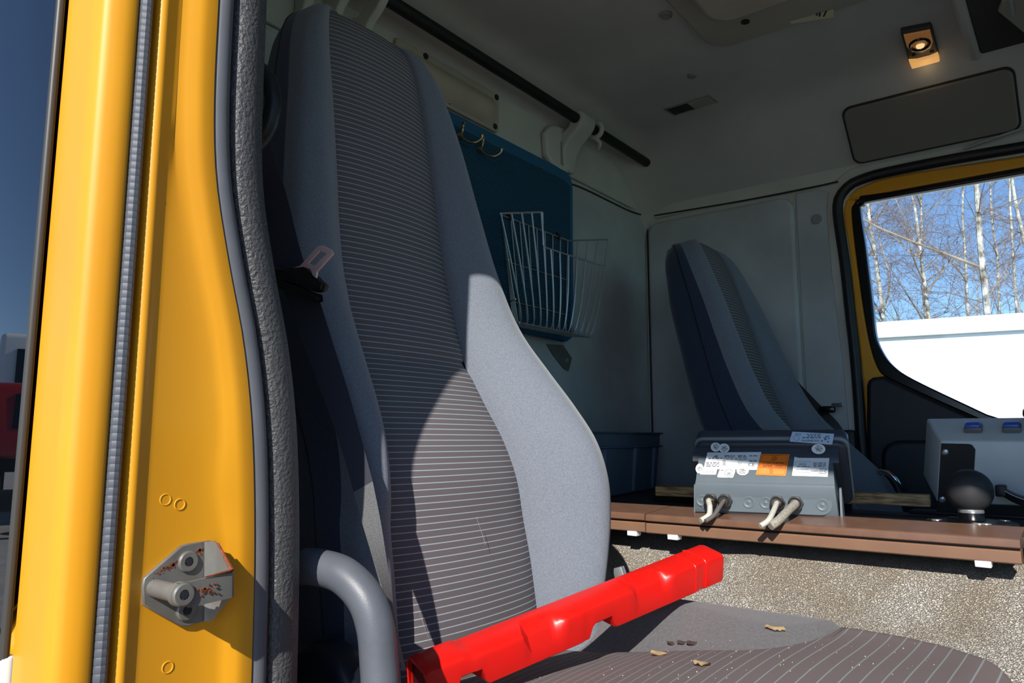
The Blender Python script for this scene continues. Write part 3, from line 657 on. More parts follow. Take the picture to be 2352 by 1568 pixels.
tb_ = thing('table_board', MB().plate([(-.55, 1.13), (.54, 1.13), (.95, 1.13), (.95, 1.475), (-.20, 1.475), (-.24, 1.60), (-.36, 1.93), (-.55, 1.93)], t=.018, bev=.002, M=Matrix.Translation((0, 0, ZT - .018))), 'ply_black', 'black plywood board fixed over the engine tunnel as a table', 'table')
part('underframe', MB().box((.2, 1.27, 1.921), (1.3, .16, .022)), 'black', tb_)
def trunk(name, a, b, label, clips):
    a, b = Vector(a), Vector(b); r = root(name, label, 'cable trunking', (a + b) / 2, group='brown cable trunking along the table edge')
    u = (b - a).normalized(); n = Vector((u.y, -u.x, 0)); M = frame(a, n, (0, 0, 1)); Lg = (b - a).length    # local x = out towards the door, y = up, z = -along
    M = M @ Matrix.Scale(-1, 4, (0, 0, 1)) if (M.col[2].xyz.dot(u) < 0) else M
    part('lid', MB().prism([(-.085, .0045), (.026, -.0035), (.029, -.005), (.030, -.008), (.030, -.016), (.027, -.018), (.0, -.018), (-.085, .001)], 0, Lg, M), 'brown_pvc_top', r, smooth=20)
    part('channel', MB().prism([(-.01, -.021), (.027, -.0215), (.0285, -.0235), (.0285, -.039), (.026, -.041), (-.01, -.041)], 0, Lg, M), 'brown_pvc', r, smooth=20)
    part('inner_web', MB().prism([(-.03, -.010), (.022, -.017), (.022, -.024), (-.03, -.03)], .002, Lg - .002, M), 'black', r)
    for t in clips: part('clip', MB().rbox((0.018, -.045, Lg * t), (.02, .010, .022), .001, 1, M), 'white_clip', r, label='white plastic mounting clip')
    return r
eL = at(1400, 1186, 'Z', ZT); eJ = at(1500, 1188, 'Z', ZT)
trunk('cable_trunking', (-.34, 1.11, ZT + .006), (-.104, 1.11, ZT + .006), 'short length of brown plastic cable trunking right behind the passenger backrest', (.45, .87))
trunk('cable_trunking', (-.098, 1.105, ZT + .006), (.528, 1.10, ZT + .006), 'long length of brown plastic cable trunking running in front of the weighing terminal', (.09, .92))

wb = thing('wooden_batten', MB().rbox((0, .018, .012), ((at(2138, 1164, 'Z', 1.968) - at(1502, 1139, 'Z', 1.968)).length, .036, .024), .002, 1, frame((at(1502, 1139, 'Z', 1.968) + at(2138, 1164, 'Z', 1.968)) / 2, at(2130, 1165, 'Z', 1.968) - at(1502, 1139, 'Z', 1.968), (0, 1, 0))), 'wood', 'rough pale wooden batten lying along the back edge of the table', 'batten')
part('packing_strip', MB().box((-.02, 1.415, 1.959), (.46, .02, .017)), 'black', wb)

# ---- weighing terminal
tA = at(1595, 1180, 'Z', ZT + .004); tB = at(1927, 1195, 'Z', ZT + .004)
ua = Vector((tB.x - tA.x, tB.y - tA.y, 0)); wT = ua.length; ang = math.atan2(ua.y, ua.x)
tm = root('weighing_terminal', 'grey weighing terminal seen from behind with stickers and cable glands', 'weighing terminal', (tA.x, tA.y, ZT), (0, 0, ang))
# local: x along the face, y away from the door, z up.  profile (y, z)
def ext(prof, x0, x1, tap=0.0, bow=0.0):
    rows = []
    for i, (y, z) in enumerate(prof):
        rows.append([(x0 + (x1 - x0) * k / 12 + (tap * z * (1 - 2*k/12)), y - bow * (1 - (2*k/12 - 1)**2), z) for k in range(13)])
    m = MB().grid(rows, ci=True)
    n = len(prof); m.f.append(tuple(i*13 for i in range(n))); m.f.append(tuple(i*13 + 12 for i in reversed(range(n)))); return m
body = [(.006, .008), (.002, .014), (-.001, .06), (0, .066), (.004, .0705), (.022, .112), (.030, .118), (.14, .035), (.135, .01)]
part('housing', ext(body, 0, wT, .06), 'terminal_grey', tm, world=False, smooth=30)
neck = [(.024, .108), (.026, .122), (.034, .130), (.036, .14), (.145, .05), (.135, .03)]
part('neck', ext(neck, -.006, wT + .004, 0), 'terminal_dark', tm, world=False, smooth=40)
# lid: thick rounded plate seen on edge, tilted
ld = Vector((0, .118, -.128)).normalized()                       # direction down the lid
lid_o = Vector((wT/2 + .008, .040, .158))
def lidM(off): return Matrix.Translation(lid_o) @ frame((0, 0, 0), (1, 0, 0), -ld) @ Matrix.Translation((0, 0, off))
Lx = wT/2 + .014
part('gasket', MB().plate(rrect(-Lx, -.168, Lx, .0, .018), t=.006, bev=.001, M=lidM(.002)), 'gasket', tm, world=False)
part('lid_rear', MB().plate(rrect(-Lx + .003, -.166, Lx - .003, -.002, .018), t=.012, bev=.004, M=lidM(.008)), 'terminal_dark', tm, world=False)
part('lid_front', MB().plate(rrect(-Lx + .001, -.167, Lx - .001, .0, .018), t=.024, bev=.005, M=lidM(-.022)), 'terminal_dark', tm, world=False)
for x in (-.004, wT + .002):
    part('side_bracket', MB().prism([(.012, -.0), (.075, 0), (.062, .03), (.026, .062), (.02, .06)], x, x + .004, frame((0, 0, 0), (0, 1, 0), (0, 0, 1))), 'terminal_grey', tm, world=False)
part('foot', MB().rbox((wT + .012, .03, .0035), (.03, .012, .007), .002), 'white_clip', tm, world=False)
# the front wall panel with gland holes
part('gland_panel', MB().plate(rrect(.010, .012, wT - .010, .052, .019), t=.0012, bev=.0004, M=frame((0, .0015, 0), (1, 0, 0), (-.022, .0, 1)) ), 'terminal_grey', tm, world=False)
gx = [.062, .114, .16, .192, .234, .262, .292, .90]
def gpx(px_): return (px_ - 1597) / (1925 - 1597) * wT
for px_ in (1616, 1728, 1767, 1892):
    k = part('knockout', MB().lathe([(.0112, 0), (.0112, .0004), (.0104, .0006), (.0092, .0006), (.0084, .0001), (.002, .0001), (.001, .0008)], 28, frame((gpx(px_), -.0002, .031), (1, 0, 0), (-.022, 0, 1))), 'terminal_grey', tm, world=False)
cables = [(1640, 'cable_white', .0054, (1625, 1187)), (1674, 'cable_grey', .0040, (1636, 1188)), (1795, 'cable_white', .0050, (1762, 1199)), (1835, 'cable_braid', .0078, (1785, 1199))]
Iw = WM[tm].inverted()
for px_, cm_, cr_, (ex, ey) in cables:
    x = gpx(px_); gl = part('cable_gland', MB().lathe([(.0142, -.002), (.0142, .007)], 6, frame((x, 0, .033), (1, 0, 0), (0, 0, 1))).lathe([(.0128, .007), (.0132, .012), (.0118, .019), (.0108, .022), (.0084, .0245), (.0066, .0245)], 24, frame((x, 0, .033), (1, 0, 0), (0, 0, 1))), 'gland', tm, world=False, label='shiny metal cable gland')
    e = Iw @ at(ex, ey, 'Z', ZT + .006)
    a = Vector((x, -.018, .033))
    pth = smooth_path([a, a + Vector((.001, -.012, -.001)), a * .5 + e * .5 + Vector((.004, -.006, .004)), e + Vector((.002, .002, .003)), e + Vector((-.010, -.012, -.006))], 6)
    part('cable', MB().tube(pth, cr_, 12), cm_, tm, world=False)
# stickers on the slanted face (local frame of that face)
f0, f1 = Vector((0, .004, .0705)), Vector((0, .022, .112)); fu = (f1 - f0).normalized(); fn = Vector((1, 0, 0)).cross(fu)
def fm(x, v, off=.0003, rot=0): return frame(Vector((x, 0, 0)) + f0 + fu * v + fn * off, (1, 0, 0), fu) @ Matrix.Rotation(rot, 4, 'Z')
def face_uv(px_, py_):                     # photo pixel -> coordinates on the slanted face
    I = WM[tm].inverted(); o = I @ CAM; d = I.to_3x3() @ ray(px_, py_); t = (f0 - o).dot(fn) / d.dot(fn); q = o + d * t; return q.x, (q - f0).dot(fu)
def sticker(name, quad, m, label, off=.0003, rnd=0):
    pts = [face_uv(*p) for p in quad]
    return part(name, MB().plate(pts, t=.0003, M=fm(0, 0, off)), m, tm, world=False, label=label), pts
def bars(par, rects, m, off):
    b = MB()
    for x0, v0, x1, v1 in rects: b.add([(x0, v0, 0), (x1, v0, 0), (x1, v1, 0), (x0, v1, 0)], [(0, 1, 2, 3)], fm(0, 0, off))
    return part('print', b, m, par, world=False)
def lines(px0, px1, ys, hgt=3, jag=0.0, m='ink', par=None, off=.0007):
    R = []
    for y in ys:
        x = px0
        while x < px1:
            w_ = min(px1 - x, random.uniform(4, 12)); a = face_uv(x, y + hgt/2); b = face_uv(x + w_, y - hgt/2); R.append((a[0], a[1], b[0], b[1])); x += w_ + 2.2
    return bars(par, R, m, off)
def txt(par, body, px_, py_, pxh, m='ink', rot=0, off=.0007, sx=1.0):
    c = face_uv(px_, py_); t_ = face_uv(px_, py_ - pxh/2); b_ = face_uv(px_, py_ + pxh/2)
    return part('lettering', MB().text(body, (t_[1] - b_[1]) * 1.38, fm(c[0], c[1], off, rot), sx=sx), m, par, world=False)
s1, _ = sticker('sticker', [(1625, 1039), (1749, 1038), (1738, 1079), (1616, 1077)], 'sticker_white', 'large white type plate sticker with small print')
lines(1650 - 23, 1662, [1052.5], 2.2, par=s1)
lines(1622, 1652, [1062, 1064.8, 1067.8, 1071], 1.5, par=s1)
lines(1664, 1688, [1046.5, 1049.5], 1.6, par=s1); lines(1695, 1715, [1046.5, 1049.5], 1.6, par=s1); lines(1721, 1742, [1046.8], 1.8, par=s1)
lines(1662, 1684, [1054.3], 1.4, par=s1); lines(1688, 1718, [1054.3], 1.4, par=s1); lines(1721, 1738, [1057.5, 1060], 1.3, par=s1)
lines(1660, 1667, [1058.5, 1063, 1067.2], 1.5, par=s1)
txt(s1, '60000 kg', 1701, 1058.6, 2.6, rot=0, sx=.8); txt(s1, '200 kg', 1699, 1063.2, 2.6, sx=.8); txt(s1, '20 kg', 1698.5, 1067.6, 2.6, sx=.8)
txt(s1, 'CE', 1726, 1067.5, 7.5, sx=1.1)
b = MB()
for dx in (0, 3.4, 7): 
    a0 = face_uv(1638 + dx, 1051); a1 = face_uv(1640 + dx, 1051); a2 = face_uv(1645 + dx*.6, 1045.5); a3 = face_uv(1643.5 + dx*.6, 1045.5)
    b.add([(q[0], q[1], 0) for q in (a0, a1, a2, a3)], [(0, 1, 2, 3)], fm(0, 0, .0007))
part('emblem', b, 'ink_dark', s1, world=False)
s2, _ = sticker('sticker', [(1613, 1077), (1647.5, 1077), (1644.5, 1090), (1608, 1089.5)], 'sticker_white', 'small white sticker reading C.0013', .0005)
txt(s2, 'C.0013', 1626.5, 1083.5, 5.0, off=.0009, sx=1.15)
s3, _ = sticker('sticker', [(1655, 1078), (1687, 1078.5), (1689.5, 1081), (1684.5, 1095), (1682.5, 1097), (1650, 1096.5), (1647.5, 1094), (1652.5, 1080)], 'sticker_white', 'small white sticker with a round crowned mark', .0006)
lines(1656, 1662, [1080], 1.5, par=s3, off=.001); txt(s3, '70', 1659, 1083.8, 3, off=.001, sx=1.2); txt(s3, '02', 1659, 1089, 3, off=.001)
c_ = face_uv(1674.5, 1087); rr_ = abs(face_uv(1665, 1087)[0] - c_[0])
def crown(par, cx, cy, R, rot, m, off, ring=False, mirror=1):
    M = fm(cx, cy, off, rot); b = MB(); w = R * .055
    def ln(pts): b.tube([(x*R*mirror, y*R, 0) for x, y in pts], w, 4, flat=.15)
    if ring: ln([(1.0*math.cos(a), 1.0*math.sin(a)) for a in np.linspace(.3, 6.0, 26)])
    k = .55 if ring else .8; y0 = -.1 if not ring else -.15
    ln([(k*.75*math.cos(a), y0 - .45*k + k*.22*math.sin(a)) for a in np.linspace(0, 2*math.pi, 16)])
    for cx_, s_ in ((-.55, .34), (-.2, .3), (.2, .3), (.55, .34)):
        ln([(k*(cx_ + s_*.6*math.cos(a)), y0 + k*(.12 + s_*math.sin(a))) for a in np.linspace(-.6, 3.7, 12)])
    ln([(0, y0 + .1*k), (.06, y0 + k*.95)])
    b.v = [tuple(M @ Vector(p)) for p in b.v]
    part('emblem', b, m, par, world=False)
crown(s3, c_[0], c_[1], rr_, 0, 'ink', .001, ring=True)
def rsticker(px_, py_, rx_, ry_, rot, label, off=.0008, mir=1):
    c = face_uv(px_, py_); ra = abs(face_uv(px_ + rx_, py_)[0] - c[0]); rb = abs(face_uv(px_, py_ - ry_)[1] - c[1])
    s = part('round_sticker', MB().plate(circ(c[0], c[1], ra, 28, rb), t=.0003, M=fm(0, 0, off)), 'sticker_white', tm, world=False, label=label)
    crown(s, c[0], c[1], min(ra, rb) * .95, rot, 'ink', off + .0005, mirror=mir)
rsticker(1706, 1081, 14, 10.5, -.2, 'round white crown seal on the lower edge of the type plate')
rsticker(1607, 1076, 9, 11, .5, 'round white crown seal at the left corner of the terminal')
s4, q4 = sticker('sticker', [(1749, 1042.5), (1814, 1043.5), (1804, 1093.5), (1736, 1090.5)], 'sticker_orange', 'orange inspection sticker reading SP 2021', .0009)
def ipx(u, v):     # bilinear inside the orange sticker
    a = [(1749, 1042.5), (1814, 1043.5), (1804, 1093.5), (1736, 1090.5)]
    return ((1-u)*(1-v)*a[0][0] + u*(1-v)*a[1][0] + u*v*a[2][0] + (1-u)*v*a[3][0], (1-u)*(1-v)*a[0][1] + u*(1-v)*a[1][1] + u*v*a[2][1] + (1-u)*v*a[3][1])
b = MB()
for seg in ([(.05, .05), (.95, .05), (.95, .95), (.05, .95), (.05, .05)], [(.05, .38), (.95, .38)], [(.05, .64), (.95, .64)]):
    b.tube([fm(0, 0, .0013) @ Vector((*face_uv(*ipx(u, v)), 0)) for u, v in seg], .00035, 4)
part('border', b, 'ink_brown', s4, world=False)
txt(s4, 'SP', *ipx(.5, .255), 8.5, 'ink_brown', off=.0013, sx=1.1); txt(s4, '2021', *ipx(.72, .56), 4.6, 'ink_brown', off=.0013, sx=1.35)
txt(s4, 'RI.', *ipx(.5, .73), 6.4, 'ink_brown', off=.0013); txt(s4, 'SE', *ipx(.5, .86), 6.4, 'ink_brown', off=.0013)
x0, y0 = ipx(.12, .44); lines(x0, x0 + 50, [y0], 1.5, m='ink_brown', par=s4, off=.0013); x0, y0 = ipx(.15, .54); lines(x0, x0 + 22, [y0, y0 + 2.4], 1.3, m='ink_brown', par=s4, off=.0013)
b = MB()
for u, v in ((.44, .085), (.56, .085), (.5, .12)):
    c_ = face_uv(*ipx(u, v)); b.prism([(-.0016, .0008), (-.0008, .0002), (0, .001), (.0008, .0002), (.0016, .0008), (.001, -.0008), (-.001, -.0008)], 0, .0001, fm(c_[0], c_[1], .0013))
part('crowns', b, 'ink_brown', s4, world=False)
s5, _ = sticker('sticker', [(1825, 1049), (1835, 1051.5), (1905, 1052), (1901, 1095), (1819, 1092.5)], 'sticker_white', 'white calibration sticker stuck upside down reading 2020', .0005)
PI = math.pi
txt(s5, '2020', 1844, 1066, 4.4, off=.0009, rot=PI, sx=1.35); txt(s5, 'AMCS', 1871, 1081.5, 4.0, off=.0009, rot=PI, sx=1.0)
txt(s5, 'Kalibrerad', 1847, 1085, 3.6, off=.0009, rot=PI, sx=1.0); txt(s5, 'Uppdragsnr: 316', 1843, 1078.5, 2.8, off=.0009, rot=PI, sx=.95)
lines(1868, 1897, [1063, 1066, 1069, 1071.5], 1.2, par=s5, off=.0009); lines(1830, 1858, [1071.3], 1.2, par=s5, off=.0009)
b = MB()
b.tube([fm(0, 0, .0009) @ Vector((*face_uv(*p), 0)) for p in ((1827, 1060), (1863, 1060), (1862, 1073), (1826, 1072.5), (1827, 1060))], .0002, 4)
for seg in ([(1898, 1077), (1882, 1076.5), (1882, 1080), (1890, 1080.5), (1889, 1084), (1881, 1083.5), (1880.5, 1087.5), (1896, 1088), (1897.5, 1085), (1892, 1082), (1898, 1080), (1898, 1077)],):
    b.tube([fm(0, 0, .0009) @ Vector((*face_uv(*p), 0)) for p in seg], .0005, 4)
part('emblem', b, 'ink', s5, world=False)
# stickers that bridge neck and lid, on a plane just in front of the lid edge
g0 = Vector((0, .0235, .126)); g1 = Vector((0, .0285, .168)); gu = (g1 - g0).normalized(); gn = Vector((1, 0, 0)).cross(gu)
def gm(x, v, off=.0003, rot=0): return frame(Vector((x, 0, 0)) + g0 + gu * v + gn * off, (1, 0, 0), gu) @ Matrix.Rotation(rot, 4, 'Z')
def g_uv(px_, py_):
    I = WM[tm].inverted(); o = I @ CAM; d = I.to_3x3() @ ray(px_, py_); t = (g0 - o).dot(gn) / d.dot(gn); q = o + d * t; return q.x, (q - g0).dot(gu)
fm, face_uv = gm, g_uv
s6, _ = sticker('sticker', [(1820, 991), (1916, 996), (1912, 1019), (1909.5, 1021), (1814, 1014), (1814, 1011)], 'sticker_blue', 'pale bluish calibration label stuck upside down on the lid edge')
txt(s6, 'SP', 1899, 1003.5, 8.5, 'ink_dark', PI, .0007, 1.15); txt(s6, 'KALIBRERAD', 1861, 1011.5, 4.2, 'ink_dark', PI, .0007, 1.15); txt(s6, 'RI.SE', 1833, 996.8, 4.2, 'ink_dark', PI, .0007, 1.0)
lines(1843, 1885, [1004.8], 2.0, par=s6, off=.0007); lines(1855, 1885, [1000.8], 1.9, par=s6, off=.0007); lines(1853, 1885, [997], 1.4, par=s6, off=.0007)
c_ = face_uv(1829, 1006); b = MB(); b.tube([gm(c_[0], c_[1], .0007) @ Vector((.0055*math.cos(a), .0045*math.sin(a), 0)) for a in np.linspace(0, 6.3, 20)], .00025, 4); part('emblem', b, 'ink', s6, world=False)
b = MB()
for dx, dy in ((1888, 1012.5), (1895.5, 1009.5), (1902, 1014)):
    c_ = face_uv(dx, dy); b.prism([(-.0022, -.0010), (-.001, -.0003), (0, -.0012), (.001, -.0003), (.0022, -.0010), (.0013, .0009), (-.0013, .0009)], 0, .0001, gm(c_[0], c_[1], .0007))
part('crowns', b, 'ink_dark', s6, world=False)
rsticker(1644, 1026.5, 11.5, 10.5, 2.2, 'round white crown seal on the left of the lid edge', .0005)
rsticker(1663.5, 1029, 12.5, 10.5, .6, 'round white crown seal overlapping the other one', .0012, -1)
rsticker(1880, 1031, 16, 11.5, 2.5, 'round white crown seal under the pale blue label', .0005)

# ---- grey switch box on a black bracket
A_ = at(2150, 1175, 'Y', 1.465); B_ = at(2160, 1013, 'Y', 1.44); D_ = at(2128, 960, 'Y', 1.56)
dv = D_ - B_; ux = Vector((1, .0, -.004)).normalized() * .36
A_ = A_ + (B_ - A_) * .13
bx = root('switch_box', 'grey sloping metal switch box with blue push buttons at the right of the table', 'switch box', (A_.x + .18, 1.5, ZT))
part('case', MB().hexa([A_, B_, A_ + dv, B_ + dv, A_ + ux, B_ + ux, A_ + dv + ux, B_ + dv + ux], .005, 3), 'box_grey', bx)
fu_ = (B_ - A_).normalized(); un_ = ux.normalized(); nn_ = un_.cross(fu_).normalized(); nn_ = nn_ if nn_.y < 0 else -nn_
Mb = Matrix(((un_.x, fu_.x, nn_.x, A_.x), (un_.y, fu_.y, nn_.y, A_.y), (un_.z, fu_.z, nn_.z, A_.z), (0, 0, 0, 1)))   # front face frame, z out of the face
hB = (B_ - A_).length
plt = [(.002, -.018), (.36, -.018), (.36, .002), (.062, .002), (.062, hB - .016), (.056, hB - .007), (.05, hB - .005), (.002, hB - .004)]
part('bracket', MB().plate(plt, t=.003, bev=.0005, M=Mb @ Matrix.Translation((0, 0, .0005))), 'black', bx)
part('bracket_foot', MB().rbox((A_.x + .16, 1.475, ZT + .003), (.42, .06, .006), .001), 'black', bx)
for v in (hB - .022, .008): part('screw', MB().lathe([(.0065, 0), (.0062, .002), (.004, .0032), (.0015, .0034)], 20, Mb @ Matrix.Translation((.010, v, .003))), 'zinc', bx)
top_n = dv.normalized(); Mtp = frame(B_, ux, top_n)
if Mtp.col[2].z < 0: Mtp = Mtp @ Matrix.Scale(-1, 4, (0, 0, 1))
for x in (.054, .120):
    bt = part('push_button', MB().rbox((x, .056, .006), (.032, .030, .012), .003, 2, Mtp), 'button_grey', bx)
    part('button_cap', MB().rbox((x, .057, .013), (.027, .025, .008), .003, 2, Mtp), 'button_blue', bt, label='blue push button cap')
part('stud', MB().lathe([(.004, 0), (.0035, .0015), (.001, .002)], 14, Mb @ Matrix.Translation((.155, .055, .0))), 'box_grey', bx)

# ---- ball mount
bc = at(2233, 1209, 'Z', ZT)
bl2 = root('ball_mount', 'black rubber ball mount on a round base plate beside the switch box', 'ball mount', bc)
T_ = lambda z: Matrix.Translation((bc.x, bc.y, ZT + z))
part('base_plate', MB().lathe([(.072, 0), (.073, .004), (.070, .009), (.055, .011), (.028, .012)], 48, T_(0)), 'black_gloss', bl2)
part('stem', MB().lathe([(.024, .010), (.0205, .016), (.0195, .035)], 32, T_(0)), 'black_gloss', bl2)
part('collar', MB().lathe([(.0195, .023), (.0205, .025), (.0200, .034), (.0185, .037)], 32, T_(0)), 'zinc', bl2)
rb = .0375; part('ball', MB().lathe([(max(.0005, rb*math.sin(a)), .062 - rb*math.cos(a)) for a in np.linspace(.02, PI - .02, 28)], 48, T_(0)), 'rubber_ball', bl2, smooth=80)
for a in (-1.1, .6, 2.2, 3.6, 5.0): part('plate_screw', MB().lathe([(.009, 0), (.0085, .0018), (.004, .0022)], 18, T_(.0095) @ Matrix.Translation((.056*math.cos(a), .056*math.sin(a), 0))), 'zinc', bl2)

# ---- black clamp arm at the right edge
ca = root('clamp_arm', 'curved black clamp arm with a thin white edge line in front of the switch box', 'clamp arm', at(2345, 1150, 'Y', 1.40))
cp = smooth_path([at(2292, 1122, 'Y', 1.40), at(2305, 1126, 'Y', 1.40), at(2325, 1137, 'Y', 1.39), at(2352, 1147, 'Y', 1.38), at(2395, 1158, 'Y', 1.37), at(2440, 1165, 'Y', 1.37)], 5)
part('arm', MB().grid([[p + Vector((0, 0, -.013)), p + Vector((0, .03, -.013)), p + Vector((0, .03, .004)), p + Vector((0, 0, .003))] for p in cp], cj=True), 'black_plastic', ca, smooth=30)
part('edge_line', MB().tube([p + Vector((0, -.0006, .0005)) for p in cp], .0009, 6), 'white_clip', ca)
part('pivot', MB().rbox(cp[0] + Vector((.004, .014, -.004)), (.018, .034, .022), .003), 'black_plastic', ca)
part('post', MB().tube([cp[-1] + Vector((-.02, .02, -.005)), Vector((cp[-1].x - .02, cp[-1].y + .02, ZT))], .012, 10), 'black_plastic', ca)

# ---- crate
cA = at(1400, 1139, 'Z', ZT + .002); cB = at(1506, 1121, 'Z', ZT + .002); u_ = (cB - cA).normalized(); cA = cA - u_ * .16
n_ = Vector((-u_.y, u_.x, 0)); n_ = n_ if n_.x < 0 else -n_
cr = root('storage_crate', 'dark blue-grey stackable plastic crate against the rear wall behind the seat', 'crate', cA)
Lc = (cB - cA).length; Mc = Matrix(((u_.x, n_.x, 0, cA.x), (u_.y, n_.y, 0, cA.y), (0, 0, 1, ZT), (0, 0, 0, 1)))
hC, dC = .174, .085
def wallq(x0, y0, x1, y1, tp_=.012):
    return None
b = MB()
o_ = [(0, 0), (Lc, 0), (Lc, dC), (0, dC)]; cx_, cy_ = Lc/2, dC/2
def sc(p, k): return (p[0] + (k if p[0] > cx_ else -k), p[1] + (k if p[1] > cy_ else -k))
rows = [[(*sc(p, 0), .002) for p in o_], [(*sc(p, .010), hC - .045) for p in o_], [(*sc(p, .006), hC - .045) for p in o_], [(*sc(p, -.006), .006) for p in o_]]
part('tub', MB().grid([[Mc @ Vector(p) for p in r_] for r_ in rows], cj=True).add([Mc @ Vector((*p, .003)) for p in o_], [(0, 1, 2, 3)]), 'crate_blue', cr, smooth=20)
rows = [[(*sc(p, .008), hC - .046) for p in o_], [(*sc(p, .020), hC - .044) for p in o_], [(*sc(p, .020), hC - .040) for p in o_], [(*sc(p, .012), hC - .038) for p in o_], [(*sc(p, .013), hC - .006) for p in o_], [(*sc(p, .022), hC - .004) for p in o_], [(*sc(p, .022), hC) for p in o_], [(*sc(p, .006), hC) for p in o_], [(*sc(p, .006), hC - .046) for p in o_]]
part('rim', MB().grid([[Mc @ Vector(p) for p in r_] for r_ in rows], cj=True), 'crate_blue', cr, smooth=20)
for x in (.10, Lc - .21, Lc - .045): part('rib', MB().hexa([Mc @ Vector(p) for p in [(x, -.008, .006), (x - .004, -.020, hC - .046), (x, .004, .006), (x - .004, .0, hC - .046), (x + .022, -.008, .006), (x + .026, -.020, hC - .046), (x + .022, .004, .006), (x + .026, .0, hC - .046)]], .001, 1), 'crate_blue', cr)

# ---- red warning triangle case lying across the seat
def qa(x, y, ax, v): return at(x, y, ax, v)
rL = at(985, 1634, 'Z', 1.806); rR = at(1658, 1339, 'Z', 1.898)
ax_ = (rR - rL); Lr = ax_.length; ax_.normalize()
rot = math.radians(16)
hor = Vector((-ax_.y, ax_.x, 0)).normalized()                       # away from the camera (towards the backrest)
up_ = hor.cross(ax_) * -1
up_ = up_ if up_.z > 0 else -up_
dp = hor * math.cos(rot) + up_ * math.sin(rot); vz = up_ * math.cos(rot) - hor * math.sin(rot)
Mr = Matrix(((ax_.x, dp.x, vz.x, rL.x), (ax_.y, dp.y, vz.y, rL.y), (ax_.z, dp.z, vz.z, rL.z), (0, 0, 0, 1)))
rc = root('warning_triangle_case', 'scuffed red plastic warning triangle case lying across the passenger seat', 'plastic case', rL)
hR, dR = .044, .048
def csec(u):
    s_ = u / Lr
    def box_(a, b, w=.010): return max(0, min(1, (s_ - a) / w)) * max(0, min(1, (b - s_) / w))
    ch = .006 + .020 * box_(.27, .40, .022) + .018 * box_(.64, .79, .022)       # dents in the upper front edge
    no = .022 * box_(.075, .16) + .018 * box_(.485, .575, .012)                # cut-outs in the lower edge
    en = .004 * box_(.90, .935, .006)
    dz = 0
    h_ = hR + .003 * box_(.0, .12) + dz; d_ = dR
    if s_ < .09: d_ += 0
    f_ = -.0015 * box_(.12, .47) + en * .4
    p = [(f_ + .004, no + .0), (f_, no + .004), (f_, h_ - ch), (f_ + ch * .35, h_ - ch * .3), (f_ + ch, h_), (d_ - .010, h_ - .001), (d_ - .003, h_ - .004), (d_, h_ - .012), (d_, .004), (d_ - .004, 0), (f_ + .03, no*.2)]
    return [(u, a, b_) for a, b_ in p]
us = sorted(set(list(np.linspace(0, Lr, 90)) + [Lr * .93 - .0015]))
secs = [csec(u) for u in us]
e0 = [(Lr + .003, a*.96 + .001, b_*.94 + .0015) for _, a, b_ in secs[-1]]; secs.append(e0)
m = MB().grid([[Mr @ Vector(p) for p in s] for s in secs], cj=True)
n = len(secs[0]); m.f.append(tuple((len(secs) - 1) * n + k for k in range(n)))
part('shell', m, 'red_plastic', rc, smooth=38)
part('end_shade_cap', MB().add([Mr @ Vector((.004, a*.94 + .002, b_*.94 + .002)) for _, a, b_ in secs[0]], [tuple(range(n))]), 'black', rc, label='black cap painted for the shaded inside of the open case end')  # black sheet stands in for the shade inside the case
part('end_lip', MB().tube([Mr @ Vector((-.001, a, b_)) for _, a, b_ in secs[0]], .0016, 6, closed=True), 'red_plastic', rc)
part('rib', MB().tube([Mr @ Vector((Lr*.93, a - .0008 if a < .02 else a, b_ + .0006)) for _, a, b_ in csec(Lr*.92)[1:7]], .0015, 8), 'red_plastic', rc)
part('rib', MB().tube([Mr @ Vector((Lr*.885, a - .0002 if a < .02 else a, b_)) for _, a, b_ in csec(Lr*.88)[1:6]], .0012, 6), 'red_plastic', rc)

# ================================================================== ON THE REAR WALL
XW = XR + .008
bb = root('wall_board', 'blue ribbed notice board hung on the rear wall beside the headrest', 'board', (XW, 1.2, 2.385))
MR = lambda x: frame((x, 0, 0), (0, 1, 0), (0, 0, 1))
bo = [(1.02 - .12, 2.39), (1.485, 2.385), (1.512, 2.40), (1.518, 2.42), (1.522, 2.86), (1.512, 2.888), (1.48, 2.90), (.90, 2.90)]
part('panel', MB().plate(bo, t=.022, bev=.004, M=MR(XW)), 'board_blue', bb)
part('ribbed_face', MB().plate([(.92, 2.41), (1.495, 2.41), (1.50, 2.855), (1.47, 2.865), (.92, 2.865)], t=.004, bev=.001, M=MR(XW + .0215)), 'board_cord', bb)
part('pin', MB().lathe([(.004, 0), (.003, .004)], 10, MR(XW + .022) @ Matrix.Translation((at(1241, 386, 'X', XW + .02).y, at(1241, 386, 'X', XW + .02).z, 0))), 'brass_hook', bb)
def hook(px_, py_, label):
    p = at(px_, py_, 'X', XW + .024); r = root('coat_hook', label, 'coat hook', p, group='brass coat hooks on the blue board')
    part('mount', MB().lathe([(.010, 0), (.009, .005), (.006, .012)], 16, MR(p.x) @ Matrix.Translation((p.y, p.z, 0))), 'brass_hook', r)
    up = smooth_path([p + Vector((.008, 0, 0)), p + Vector((.016, -.002, .008)), p + Vector((.018, -.002, .020)), p + Vector((.022, -.002, .030))], 5)
    part('upper_prong', MB().tube(up, [.004]*(len(up)-4) + [.0045, .006, .0065, .004], 10), 'brass_hook', r)
    lo = smooth_path([p + Vector((.008, .002, -.004)), p + Vector((.022, .010, -.016)), p + Vector((.038, .020, -.020)), p + Vector((.048, .030, -.010)), p + Vector((.050, .034, .004))], 5)
    part('lower_prong', MB().tube(lo, [.0035]*(len(lo)-4) + [.004, .005, .0055, .004], 10), 'brass_hook', r)
